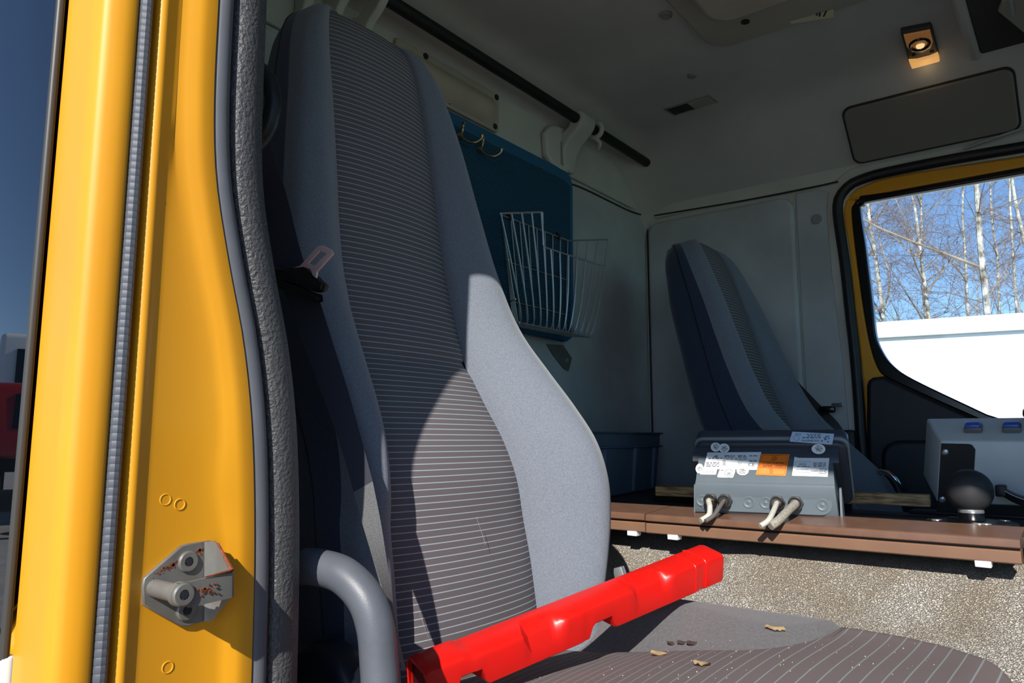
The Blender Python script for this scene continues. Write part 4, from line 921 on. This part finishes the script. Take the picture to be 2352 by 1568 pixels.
hook(1098, 344, 'double brass coat hook standing free on the blue board'); hook(1052, 312, 'brass coat hook half hidden behind the backrest edge')

# wire basket
wbk = root('wire_basket', 'zinc wire basket with cut-away front hanging on the blue board', 'wire basket', (-.48, 1.3, 2.38))
XB, XFt = XW + .030, -.42
yb0, yb1, yf0, yf1, zt_, zb_ = 1.165, 1.478, 1.012, 1.505, 2.682, 2.385
# bottom rectangle (narrower)
cb = [Vector((XB, 1.215, zb_ + .012)), Vector((XB, 1.462, zb_ + .012)), Vector((-.435, 1.425, zb_ - .005)), Vector((-.435, 1.10, zb_ - .005))]
BL, BR = Vector((XB, yb0, zt_)), Vector((XB, yb1, zt_)); FR = at(1396, 550, 'X', XFt); FL = at(1139, 497, 'X', XFt) ; S1 = at(1246, 487, 'X', XFt); S2 = at(1248, 567, 'X', XFt); FRl = at(1389, 613, 'X', XFt)
FL = at(1150, 490, 'X', XFt)
wr_ = .0021
def wire(pts, r=wr_, nm='wire'): part(nm, MB().tube(pts, r, 7), 'zinc', wbk)
wire([BL, BR], .0024, 'rim_wire'); wire([BR, FR], .0022, 'rim_wire'); wire([FR, FRl], .002, 'rim_wire'); wire([FRl, S2 + (FRl - S2) * .03, S2 + Vector((0, 0, .004)), S1], .0024, 'rim_wire'); wire([S1, FL], .0024, 'rim_wire'); wire([FL, BL], .0022, 'rim_wire')
def lp(a, b, t): return a + (b - a) * t
for t in np.linspace(.0, 1, 9)[0:]:                                  # back
    wire([lp(BL, BR, t), lp(cb[0], cb[1], t)], .0018)
for t in np.linspace(.0, 1, 13):                                     # front, top follows the cut-away rail
    y = lp(FL, FR, t).y; bq = lp(cb[3], cb[2], t)
    if y < S1.y: tq = lp(FL, S1, (y - FL.y) / (S1.y - FL.y))
    else: tq = lp(S2, FRl, min(1, (y - S2.y) / (FRl.y - S2.y)))
    wire(smooth_path([tq, lp(tq, bq, .5) + Vector((.006, 0, 0)), bq + Vector((.004, 0, .015)), bq + Vector((-.012, 0, 0))], 4), .0024)
for t in (.25, .5, .75):
    wire([lp(BR, FR, t), lp(cb[1], cb[2], t)], .0018); wire([lp(BL, FL, t), lp(cb[0], cb[3], t)], .0018)
for k in (.42, .78):
    a = [lp(BL, cb[0], k), lp(BR, cb[1], k)]; wire(a, .0016)
    a = [lp(BL, cb[0], k), lp(FL, cb[3], k)]; wire(a, .0016)
for t in np.linspace(0, 1, 9): wire([lp(cb[0], cb[1], t), lp(cb[3], cb[2], t)], .0018, 'floor_wire')
for t in np.linspace(0, 1, 5): wire([lp(cb[0], cb[3], t), lp(cb[1], cb[2], t)], .0018, 'floor_wire')
for t in (.09, .83): part('hanger', MB().tube([lp(BL, BR, t) + Vector((-.01, 0, .014)), lp(BL, BR, t) + Vector((.003, .002, .006)), lp(BL, BR, t) + Vector((.003, .004, -.006))], .004, 8), 'black', wbk)
# metal bracket under the board
br = root('metal_bracket', 'bare metal strap with a screw below the blue board', 'bracket', (XW, 1.45, 2.25))
bpts = [at(a, b, 'X', XW + .002) for a, b in ((1255, 790), (1292, 792), (1313, 822), (1305, 852), (1296, 848), (1270, 815))]
part('strap', MB().plate([(p.y, p.z) for p in bpts], t=.003, bev=.0006, M=MR(XW + .001)), 'steel_grey', br)
p = at(1301, 828, 'X', XW + .003); part('screw', MB().lathe([(.007, 0), (.0065, .003), (.003, .004)], 16, MR(XW + .004) @ Matrix.Translation((p.y, p.z, 0))), 'zinc', br)

# stowage tray plate high on the wall
ty = root('stowage_tray', 'beige plastic tray plate screwed to the rear wall above the blue board', 'tray', (XW, 1.0, 2.92))
part('plate', MB().plate(rrect(.80, 2.915, 1.178, 3.022, .012), t=.010, bev=.004, M=MR(XW), seg=3), 'tray_beige', ty)
part('bulge', MB().grid([[(XW + .008 + .028 * math.sin(PI * min(1, max(0, (z - 2.92) / .085))) ** .8 * (1 if .84 < y < 1.14 else .0), y, z) for y in (.82, .845, .9, 1.0, 1.1, 1.135, 1.16)] for z in np.linspace(2.92, 3.005, 12)]), 'tray_beige', ty, smooth=60)
for y, z in ((.895, 3.012), (1.166, 3.012), (1.160, 2.928), (.98, 2.93)):
    part('screw', MB().lathe([(.008, 0), (.0075, .004), (.003, .004)], 16, MR(XW + .009) @ Matrix.Translation((y, z, 0))), 'ink_dark', ty)

# curtain rod with its bracket and a ring
XD = -.50
def rp_(x, y): return at(x, y, 'X', XD)
e1 = rp_(1484, 373); rz = e1.z
rod = thing('curtain_rod', MB().tube([(XD, .12, rz), (XD, e1.y, rz)], .0150, 20).lathe([(.0150, 0), (.013, .007), (.006, .011)], 20, frame((XD, e1.y, rz), (1, 0, 0), (0, 0, -1))), 'black', 'black curtain rod running along the top of the rear wall', 'curtain rod')
rbk = root('rod_bracket', 'pale grey curved plastic bracket carrying the black rod', 'bracket', (XW, 1.45, 2.95))
yb = rp_(1345, 290).y
prof = smooth_path([(XW, 2.905 - .0, 0), (XW + .022, 2.905, 0), (XW + .030, 2.95, 0), (XW + .05, 2.985, 0), (XD + .006, rz - .035, 0), (XD + .024, rz - .012, 0), (XD + .024, rz + .012, 0), (XD + .004, rz + .026, 0), (XD - .022, rz + .014, 0), (XD - .028, rz - .014, 0), (XW + .012, 3.01, 0), (XW, 3.015, 0)], 3)
part('arm', MB().plate([(q.x, q.y) for q in prof], t=.075, bev=.010, M=XZ(yb + .02), seg=3), 'liner', rbk, smooth=60)
bk = rs([(yb - .135, 2.985), (yb - .10, 3.02), (yb - .03, 3.03), (yb + .01, 3.0), (yb + .015, 2.95), (yb - .01, 2.905), (yb - .05, 2.888), (yb - .10, 2.90), (yb - .128, 2.92)])
part('wall_plate', MB().plate(bk, t=.022, bev=.008, M=MR(XW), seg=3), 'liner', rbk)
part('slot', MB().plate(rrect(yb - .062, 2.91, yb - .044, 2.985, .008), t=.006, M=MR(XW + .018)), 'vent_grey', rbk)
yr = rp_(1368, 300).y
part('ring', MB().tube([(XD + .022*math.cos(a), yr, rz + .022*math.sin(a)) for a in np.linspace(0, 2*PI, 24, endpoint=False)], .008, 8, closed=True), 'liner', rbk)
part('ring_hook', MB().tube(smooth_path([(XD, yr, rz - .026), (XD + .012, yr + .004, rz - .042), (XD + .002, yr + .012, rz - .052), (XD - .006, yr + .02, rz - .040)], 5), .006, 8), 'liner', rbk)
# second mount further along, above the headrest
b3 = root('rod_bracket', 'pale plastic rod mount above the passenger headrest', 'bracket', (XW, .76, 3.0))
for y in (.55, .62, .70): part('strap', MB().plate([(q.x, q.y) for q in prof], t=.02, bev=.004, M=XZ(y)), 'liner', b3)

# ================================================================== ON THE CEILING
def cp_(x, y, d=0): return at(x, y, 'Z', ZC - d)
hc = root('roof_hatch', 'grey-brown roof hatch panel with a dark recess set in the ceiling', 'roof hatch', (.1, 1.2, ZC))
MZ = Matrix.Translation((0, 0, ZC - .018))
hx0, hy1 = -.068, 1.455
part('panel', MB().plate(rrect(hx0, .62, .66, hy1, .06, 8), t=.016, bev=.006, M=MZ, seg=3), 'hatch_grey', hc)
part('raised_pan', MB().plate(rrect(hx0 + .06, .68, .60, hy1 - .14, .06, 8), t=.028, bev=.012, M=Matrix.Translation((0, 0, ZC - .040)), seg=3), 'tray_beige', hc)
p = cp_(1712, 49, .018); part('plug', MB().lathe([(.010, -.003), (.010, .002)], 18, Matrix.Translation((p.x, p.y, ZC - .018))), 'black', hc)
qs = [cp_(*q, .019) for q in ((1815, 49), (1915, 21), (1915, 40), (1860, 48), (1818, 55))]
pn_ = part('paper_note', MB().plate([(q.x, q.y) for q in qs], t=.0006, M=Matrix.Translation((0, 0, ZC - .0192))), 'cream_paper', hc, label='torn cream paper strip tucked at the hatch edge')
for (a, b_, c, d) in ((1892, 38, 1898, 25), (1882, 38, 1884, 29), (1875, 36, 1878, 31)):
    q1, q2 = cp_(a, b_, .0195), cp_(c, d, .0195); part('pen_stroke', MB().tube([q1, q2], .0022, 5, flat=.2), 'ink_dark', pn_)
for i, (x, y, s) in enumerate(((1530, 32, .015), (1590, 172, .013))):
    p = cp_(x, y); th = thing('lining_button', MB().lathe([(s, -.005), (s*.9, -.007), (s, 0)], 22, Matrix.Translation((p.x, p.y, ZC - .0))), 'vent_grey', ['grey lining clip button in the ceiling near the roof hatch corner', 'grey lining clip button in the ceiling near the small vent'][i], 'button', group='lining clip buttons')
v = root('ceiling_vent', 'small grey rectangular vent insert in the ceiling above the driver seat', 'vent', cp_(1585, 240))
vp = [cp_(*q) for q in ((1523, 247), (1628, 215), (1650, 231), (1548, 263))]
def sub(q, u, w): return (q[0]*(1-u)*(1-w) + q[1]*u*(1-w) + q[2]*u*w + q[3]*(1-u)*w)
part('surround', MB().plate([(q.x, q.y) for q in vp], t=.008, bev=.002, M=Matrix.Translation((0, 0, ZC - .006))), 'vent_grey', v)
part('opening', MB().plate([(sub(vp, a, b_).x, sub(vp, a, b_).y) for a, b_ in ((.06, .12), (.5, .12), (.5, .85), (.06, .85))], t=.002, M=Matrix.Translation((0, 0, ZC - .0075))), 'vent_dark', v)
part('shutter', MB().plate([(sub(vp, a, b_).x, sub(vp, a, b_).y) for a, b_ in ((.52, .1), (.96, .1), (.96, .9), (.52, .9))], t=.003, bev=.001, M=Matrix.Translation((0, 0, ZC - .0085))), 'hatch_grey', v)

# reading lamp
la = root('reading_lamp', 'lit warm reading lamp with spot lens in a dark housing on the ceiling', 'lamp', cp_(2115, 105))
lq = [cp_(*q, .012) for q in ((2068, 72), (2140, 58), (2162, 142), (2092, 156))]
def lpoly(l): return [(sub(lq, a, b_).x, sub(lq, a, b_).y) for a, b_ in l]
part('housing', MB().plate(lpoly([(0, .04), (.04, 0), (.96, 0), (1, .04), (1, .96), (.96, 1), (.04, 1), (0, .96)]), t=.016, bev=.003, M=Matrix.Translation((0, 0, ZC - .016))), 'lamp_house', la)
sp_ = part('spot_lens', MB().plate(lpoly([(.08, .05), (.92, .05), (.92, .35), (.8, .5), (.5, .57), (.2, .5), (.08, .35)]), t=.006, bev=.002, M=Matrix.Translation((0, 0, ZC - .020))), 'lamp_lens_dim', la, label='ribbed amber spot lens')
c = sub(lq, .5, .33); part('spot_ring', MB().tube([(c.x + .021*math.cos(a), c.y + .030*math.sin(a), ZC - .021) for a in np.linspace(0, 2*PI, 28, endpoint=False)], .0042, 8, closed=True), 'black_gloss', la)
part('bulb', MB().lathe([(.001, -.012), (.009, -.008), (.011, 0)], 18, Matrix.Translation((c.x, c.y + .008, ZC - .017))), 'lamp_bulb', la)
part('flood_lens', MB().plate(lpoly([(.02, .70), (.3, .73), (.7, .71), (.99, .66), (.99, .97), (.05, .97)]), t=.010, bev=.003, M=Matrix.Translation((0, 0, ZC - .024))), 'lamp_lens', la, label='glowing warm white diffuser')
for a in (.22, .8): c = sub(lq, a, .62); part('switch', MB().lathe([(.004, -.003), (.005, 0)], 12, Matrix.Translation((c.x, c.y, ZC - .016))), 'black', la)
pl_ = bpy.data.lights.new('reading_lamp_light', 'POINT'); pl_.energy = 0.015; pl_.color = (1, .68, .36); pl_.shadow_soft_size = .02
po = bpy.data.objects.new('lamp_glow', pl_); COL.objects.link(po); po.parent = la; c = sub(lq, .55, .84); po.location = Vector((c.x, c.y, ZC - .05)) - la.location

# padded panel above the far door
vs = root('door_header_panel', 'grey-brown padded panel set in the sloped lining above the far door', 'panel', at_slope(2140, 270))
Ms = frame((0, 2.05, 2.92), (1, 0, 0), Vector((0, -1, 1)).normalized())      # x along, y up the slope
if Ms.col[2].z > 0: Ms = Ms @ Matrix.Scale(-1, 4, (0, 0, 1))
def sl2(x, y): q = Ms.inverted() @ at_slope(x, y); return (q.x, q.y)
pq = [sl2(*q) for q in ((1940, 245), (1965, 375), (2346, 300), (2335, 148))]
x0 = min(pq[0][0], pq[1][0]); x1 = pq[2][0]
part('rim', MB().plate(rrect(x0 - .003, .015, x1 + .003, .200, .026), [rrect(x0 + .004, .022, x1 - .004, .193, .022)], t=.006, bev=.002, M=Ms @ Matrix.Translation((0, 0, .004))), 'vent_dark', vs)
part('pad', MB().plate(rrect(x0 + .002, .020, x1 - .002, .195, .024), t=.014, bev=.005, M=Ms @ Matrix.Translation((0, 0, .002)), seg=3), 'visor_grey', vs)
a1, a2 = at_slope(2215, 335), at_slope(2352, 288)
part('strap', MB().tube([a1 + Vector((0, -.012, -.012)), (a1 + a2)/2 + Vector((0, -.02, -.014)), a2 + Vector((0, -.012, -.012))], .007, 8, flat=.5), 'side_liner', vs)

# dark overhead shelf at the front
oh = root('overhead_shelf', 'dark overhead storage pocket at the front of the cab ceiling', 'overhead shelf', (.75, 1.5, 3.0))
part('pocket', MB().plate(rrect(.482, .9, 1.1, 1.885, .03), t=.02, bev=.004, M=Matrix.Translation((0, 0, ZC - .03))), 'console_dark', oh)
part('frame_edge', MB().plate(rrect(.455, .88, 1.12, 1.91, .04), [rrect(.482, .9, 1.1, 1.885, .03)], t=.04, bev=.010, M=Matrix.Translation((0, 0, ZC - .038)), seg=3), 'roof_liner', oh)
oq = [at(*q, 'Z', ZC - .05) for q in ((2292, 18), (2300, 0), (2420, -60), (2420, 130), (2352, 68))]
part('card_pocket', MB().plate([(q.x, q.y) for q in oq], t=.012, bev=.002, M=Matrix.Translation((0, 0, ZC - .06))), 'hatch_grey', oh)
oq = [at(*q, 'Z', ZC - .065) for q in ((2318, 0), (2327, 0), (2332, 34), (2322, 34))]
part('clip', MB().plate([(q.x, q.y) for q in oq], t=.004, M=Matrix.Translation((0, 0, ZC - .068))), 'gasket', oh)

# ================================================================== STEERING WHEEL (edge of the frame)
swc = Vector((.705, 1.52, 2.285)); sw = root('steering_wheel', 'black steering wheel rim just behind the switch box', 'steering wheel', swc)
ta = math.radians(38)
def swp(a, r): return swc + Vector((math.cos(ta), 0, math.sin(ta))) * (r * math.cos(a)) + Vector((0, 1, 0)) * (r * math.sin(a))
part('rim', MB().tube([swp(a, .215) for a in np.linspace(0, 2*PI, 48, endpoint=False)], .015, 12, closed=True), 'black_plastic', sw)
for a in (.5, 2.6, 4.7): part('spoke', MB().tube([swp(a, .04), swp(a, .21)], .012, 8, flat=.5), 'black_plastic', sw)
part('hub', MB().lathe([(.06, 0), (.055, .03), (.02, .036)], 24, frame(swc, (0, 1, 0), (math.cos(ta), 0, math.sin(ta)))), 'black_plastic', sw)
part('column', MB().tube([swc, swc + Vector((.20, 0, -.27))], .035, 12), 'black_plastic', sw)

# ================================================================== CRUMBS ON THE CUSHION
rng = random.Random(11)
def onc(px_, py_):
    z = 1.93
    while z > 1.80:
        p = at(px_, py_, 'Z', z)
        if abs(p.y - YC) < .25 and -.05 < p.x < .52 and make_seat.z(p.x, p.y) >= z: return p
        z -= .001
    return None
for i, (px_, py_, s, mm, lb) in enumerate(((1778, 1447, .010, 'leaf', 'small dry tan leaf scrap on the plain cushion bolster'), (1512, 1505, .010, 'leaf', 'pale dry leaf curl on the striped cushion nearest the red case'), (1612, 1530, .009, 'leaf', 'dry leaf flake lower on the striped cushion'),
                                      (1543, 1482, .007, 'leaf_dark', 'dark dried leaf at the cushion seam, leftmost'), (1568, 1481, .006, 'leaf_dark', 'dark dried leaf at the cushion seam, middle'), (1590, 1482, .007, 'leaf_dark', 'dark dried leaf at the cushion seam, rightmost'))):
    p = onc(px_, py_) or Vector((.2, .6, 1.86)); b = MB(); rows = []
    for k in range(5):
        rows.append([(p.x + s*(k/2 - 1) + rng.gauss(0, s*.12), p.y + s*.55*(j/1.5 - 1) * math.sin(PI*(k + .6)/5.2), p.z + .0015 + abs(rng.gauss(0, s*.18)) + .0006*j) for j in range(4)])
    b.grid(rows); b.grid([[(x, y, z - .0008) for x, y, z in r_] for r_ in rows])
    thing('leaf_scrap', b, mm, lb, 'leaf', group='leaf scraps on the cushion', smooth=60)
b = MB()
for _ in range(110):
    p = onc(rng.uniform(1180, 2150), rng.uniform(1470, 1560)); s = rng.uniform(.0003, .0008)
    if p is None: continue
    b.lathe([(s*.3, -s), (s, 0), (s*.4, s)], 5, Matrix.Translation((p.x, p.y, p.z + s*.5)))
o = thing('crumbs', b, 'crumb', 'tiny pale crumbs scattered over the striped seat cushion', 'crumbs', kind='stuff')
b = MB()
def bz(x): return 0
for (x, y) in ((1100, 1215), (970, 1435)):
    c = at(x, y, 'X', -.055); pts = [c + Vector((.003, .012*math.sin(t), -.022*t)) for t in np.linspace(-.8, 1.0, 9)]
    b.tube(pts, .00025, 4)
thing('loose_hair', b, 'hair', 'fine pale hairs clinging to the striped backrest', 'hair', kind='stuff')

# ================================================================== OUTSIDE
GZ = .5
struct('trim_2', MB().box((0, 40, GZ - .05), (240, 240, .1)), 'asphalt', 'grey asphalt yard around the truck', 'ground')
# white lorry body seen through the far window
tl = root('box_trailer', 'large white box trailer parked outside the far window', 'trailer', (0, 9, GZ))
tA_, tB_ = at(2010, 732, 'Y', 8.0), at(2352, 717, 'Y', 8.0)
sl_ = math.atan2(0, 1)
pa = at(1900, 737, 'Y', 8.0); zt2 = tB_.z
yaw_t = -0.18
Mtr = Matrix.Translation((0, 8.0, 0)) @ Matrix.Rotation(-yaw_t, 4, 'Z')
part('box_side', MB().rbox((0, 1.25, 1.4 + (zt2 - 1.4) / 2), (13, 2.5, zt2 - 1.4), .03, 2, Mtr), 'trailer_white', tl)
part('top_rail', MB().rbox((0, -.01, zt2 - .075), (13.02, .05, .15), .01, 1, Mtr), 'trailer_white', tl)
part('rail_lip', MB().box((0, -.03, zt2 - .155), (13, .04, .015), Mtr), 'trailer_grey', tl)
for x in (-5, -3.7, 3.5, 4.8): part('wheel', MB().lathe([(.25, -.15), (.5, -.15), (.52, 0), (.5, .15), (.25, .15)], 24, Mtr @ Matrix.Translation((x, .25, GZ + .52)) @ Matrix.Rotation(PI/2, 4, 'X')), 'tyre', tl)
part('chassis', MB().box((0, 1.2, 1.3), (12.6, 1.2, .3), Mtr), 'black', tl)
part('skirt', MB().box((0, .04, 1.28), (12.5, .03, .3), Mtr), 'trailer_grey', tl)

# birch trees
def birch(base, h, r, seed, label, lean=(0, 0), dens=1.0, nbr=26):
    rg = random.Random(seed); t = root('birch_tree', label, 'tree', base, group='bare birches beyond the trailer')
    base = Vector(base); N = 14; pts = []
    ox, oy = 0, 0
    for i in range(N):
        ox += rg.gauss(0, .02*h/ N * 2.4); oy += rg.gauss(0, .01*h/N*2); k = i / (N - 1)
        pts.append(base + Vector((lean[0]*h*k + ox*k, lean[1]*h*k + oy, h*k)))
    tp2 = smooth_path(pts, 3); part('trunk', MB().tube(tp2, [max(.012, r*(1 - .88*i/(len(tp2)-1))) for i in range(len(tp2))], 8), 'bark_white', t)
    tw = MB()
    def twig(p, d, L, rr, lvl):
        n = 4; q = [p]; dd = d.copy(); rr = (.010, .0055, .0036, .0026)[lvl]
        for i in range(n):
            dd = (dd + Vector((rg.gauss(0, .18), rg.gauss(0, .18), rg.gauss(.04 if lvl < 2 else -.10, .14)))).normalized(); q.append(q[-1] + dd * (L / n))
        tw.tube(q, [rr*(1 - .75*i/n) for i in range(n + 1)], 4, caps=False)
        if lvl < 3:
            for _ in range(int((4, 4, 4)[lvl] * dens)):
                i = rg.randint(1, n); a = rg.uniform(0, 2*PI)
                nd = (dd + Vector((math.cos(a)*.9, math.sin(a)*.9, rg.uniform(-.3, .5)))).normalized()
                twig(q[i], nd, L * rg.uniform(.35, .6), max(.0035, rr*.5), lvl + 1)
    for b_ in range(nbr):
        k = rg.uniform(.22, .97); p = tp2[int(k*(len(tp2)-1))]; a = rg.uniform(0, 2*PI)
        d = Vector((math.cos(a), math.sin(a)*.8, rg.uniform(.25, 1.1))).normalized(); L = h * rg.uniform(.10, .26) * (1.15 - .6*k)
        if b_ < 9:
            q = [p]; dd = d.copy()
            for i in range(6):
                dd = (dd + Vector((rg.gauss(0, .15), rg.gauss(0, .15), rg.gauss(.05, .1)))).normalized(); q.append(q[-1] + dd*L*1.3/6)
            r0 = r*(1 - .85*k)*.5 + .006
            part('limb', MB().tube(q, [r0*(1 - .8*i/6) for i in range(7)], 6), 'branch', t)
            for i in range(1, 7):
                for _ in range(2):
                    a = rg.uniform(0, 2*PI); twig(q[i], (dd + Vector((math.cos(a), math.sin(a), rg.uniform(-.2, .5)))).normalized(), L*.45, r0*.35, 1)
        else: twig(p, d, L, r*(1 - .85*k)*.4 + .006, 0)
    part('twigs', tw, 'twig', t, kind='stuff', smooth=0)
def gnd(px_, Y): p = at(px_, 700, 'Y', Y); return (p.x, Y, GZ)
birch(gnd(2052, 19), 13, .07, 5, 'slender birch with a white leaning trunk, leftmost in the far window', lean=(-.055, 0))
birch(gnd(2165, 18), 11, .06, 8, 'crooked thin birch between the two stouter white trunks', lean=(-.07, 0))
birch(gnd(2262, 17), 14, .085, 12, 'stoutest white birch trunk in the right half of the far window', lean=(.012, 0), nbr=34)
birch(gnd(2322, 23), 13, .06, 21, 'pale birch standing right of the stoutest trunk', lean=(.02, 0))
birch(gnd(2400, 20), 13, .07, 31, 'birch at the right edge of the far window', lean=(-.04, 0))
birch(gnd(1960, 24), 14, .07, 44, 'birch partly hidden by the left edge of the far window', lean=(.03, 0))
birch(gnd(2120, 28), 15, .08, 51, 'distant birch behind the leftmost pair', dens=1.1, nbr=34)
birch(gnd(2215, 31), 16, .08, 63, 'distant birch behind the stoutest trunk', dens=1.1, nbr=34)
birch(gnd(2295, 33), 16, .08, 77, 'distant birch at the back on the right', dens=1.1, nbr=34)

# parked vehicles behind, mirrored in the dark side window
mx_ = lambda a, d: (CAM.x - math.sin(math.radians(a))*d, -.14 - CAM.y - math.cos(math.radians(a))*d)
vx, vy = mx_(72.6, 15.0); va = math.radians(-(90 - 71.2))
Mv = Matrix.Translation((vx, vy, GZ)) @ Matrix.Rotation(math.radians(19), 4, 'Z')      # local +x faces the camera side
rt = root('red_truck', 'dark red lorry cab parked behind, mirrored in the side window', 'truck', (vx, vy, GZ))
part('cab', MB().hexa([Mv @ Vector(p) for p in [(-2.0, -2.2, 1.3), (-1.9, -2.1, 2.6), (-2.0, .30, 1.3), (-1.9, .22, 2.6), (.0, -2.2, 1.3), (-.5, -2.1, 2.6), (.0, .30, 1.3), (-.5, .18, 2.6)]], .12, 3), 'red_truck', rt)
part('windscreen', MB().hexa([Mv @ Vector(p) for p in [(-.35, -2.0, 1.8), (-.50, -1.95, 2.4), (-.35, -.30, 1.8), (-.50, -.32, 2.4), (-.17, -2.0, 1.8), (-.38, -1.95, 2.4), (-.17, -.30, 1.8), (-.38, -.32, 2.4)]]), 'dark_glass', rt)
part('bumper', MB().rbox((.05, -1.04, .62), (.25, 2.4, .35), .06, 2, Mv), 'ink_dark', rt)
part('arch', MB().rbox((-.6, .12, 1.12), (1.25, .34, .5), .05, 2, Mv), 'tyre', rt)
for y in (-1.95, -.05): part('wheel', MB().lathe([(.25, -.15), (.5, -.15), (.52, 0), (.5, .15), (.25, .15)], 24, Mv @ Matrix.Translation((-.7, y, .52)) @ Matrix.Rotation(PI/2, 4, 'X')), 'tyre', rt)
part('cargo_bed', MB().rbox((-5, -1.04, 1.3), (5.6, 2.3, .6), .05, 2, Mv), 'ink_dark', rt)
vx, vy = mx_(71.3, 24.0); Mv = Matrix.Translation((vx, vy, GZ)) @ Matrix.Rotation(math.radians(19), 4, 'Z')
vn = root('white_van', 'white lorry with a blue stripe parked behind the red truck', 'truck', (vx, vy, GZ))
part('cab', MB().hexa([Mv @ Vector(p) for p in [(-2.2, -2.2, .9), (-2.1, -2.1, 4.55), (-2.2, .6, .9), (-2.1, .5, 4.55), (.0, -2.2, .9), (-.5, -2.1, 4.55), (.0, .6, .9), (-.5, .5, 4.55)]], .15, 3), 'van_white', vn)
part('windscreen', MB().hexa([Mv @ Vector(p) for p in [(-.30, -2.0, 3.0), (-.45, -1.95, 4.1), (-.30, .1, 3.0), (-.45, .1, 4.1), (-.17, -2.0, 3.0), (-.36, -1.95, 4.1), (-.17, .1, 3.0), (-.36, .1, 4.1)]]), 'dark_glass', vn)
part('stripe', MB().hexa([Mv @ Vector(p) for p in [(-.2, -2.1, 2.6), (-.25, -2.1, 2.9), (-.2, .45, 2.6), (-.25, .45, 2.9), (-.06, -2.1, 2.6), (-.11, -2.1, 2.9), (-.06, .45, 2.6), (-.11, .45, 2.9)]]), 'van_blue', vn)
for y in (-1.9, .3): part('wheel', MB().lathe([(.25, -.15), (.5, -.15), (.52, 0), (.5, .15), (.25, .15)], 24, Mv @ Matrix.Translation((-.8, y, .52)) @ Matrix.Rotation(PI/2, 4, 'X')), 'tyre', vn)
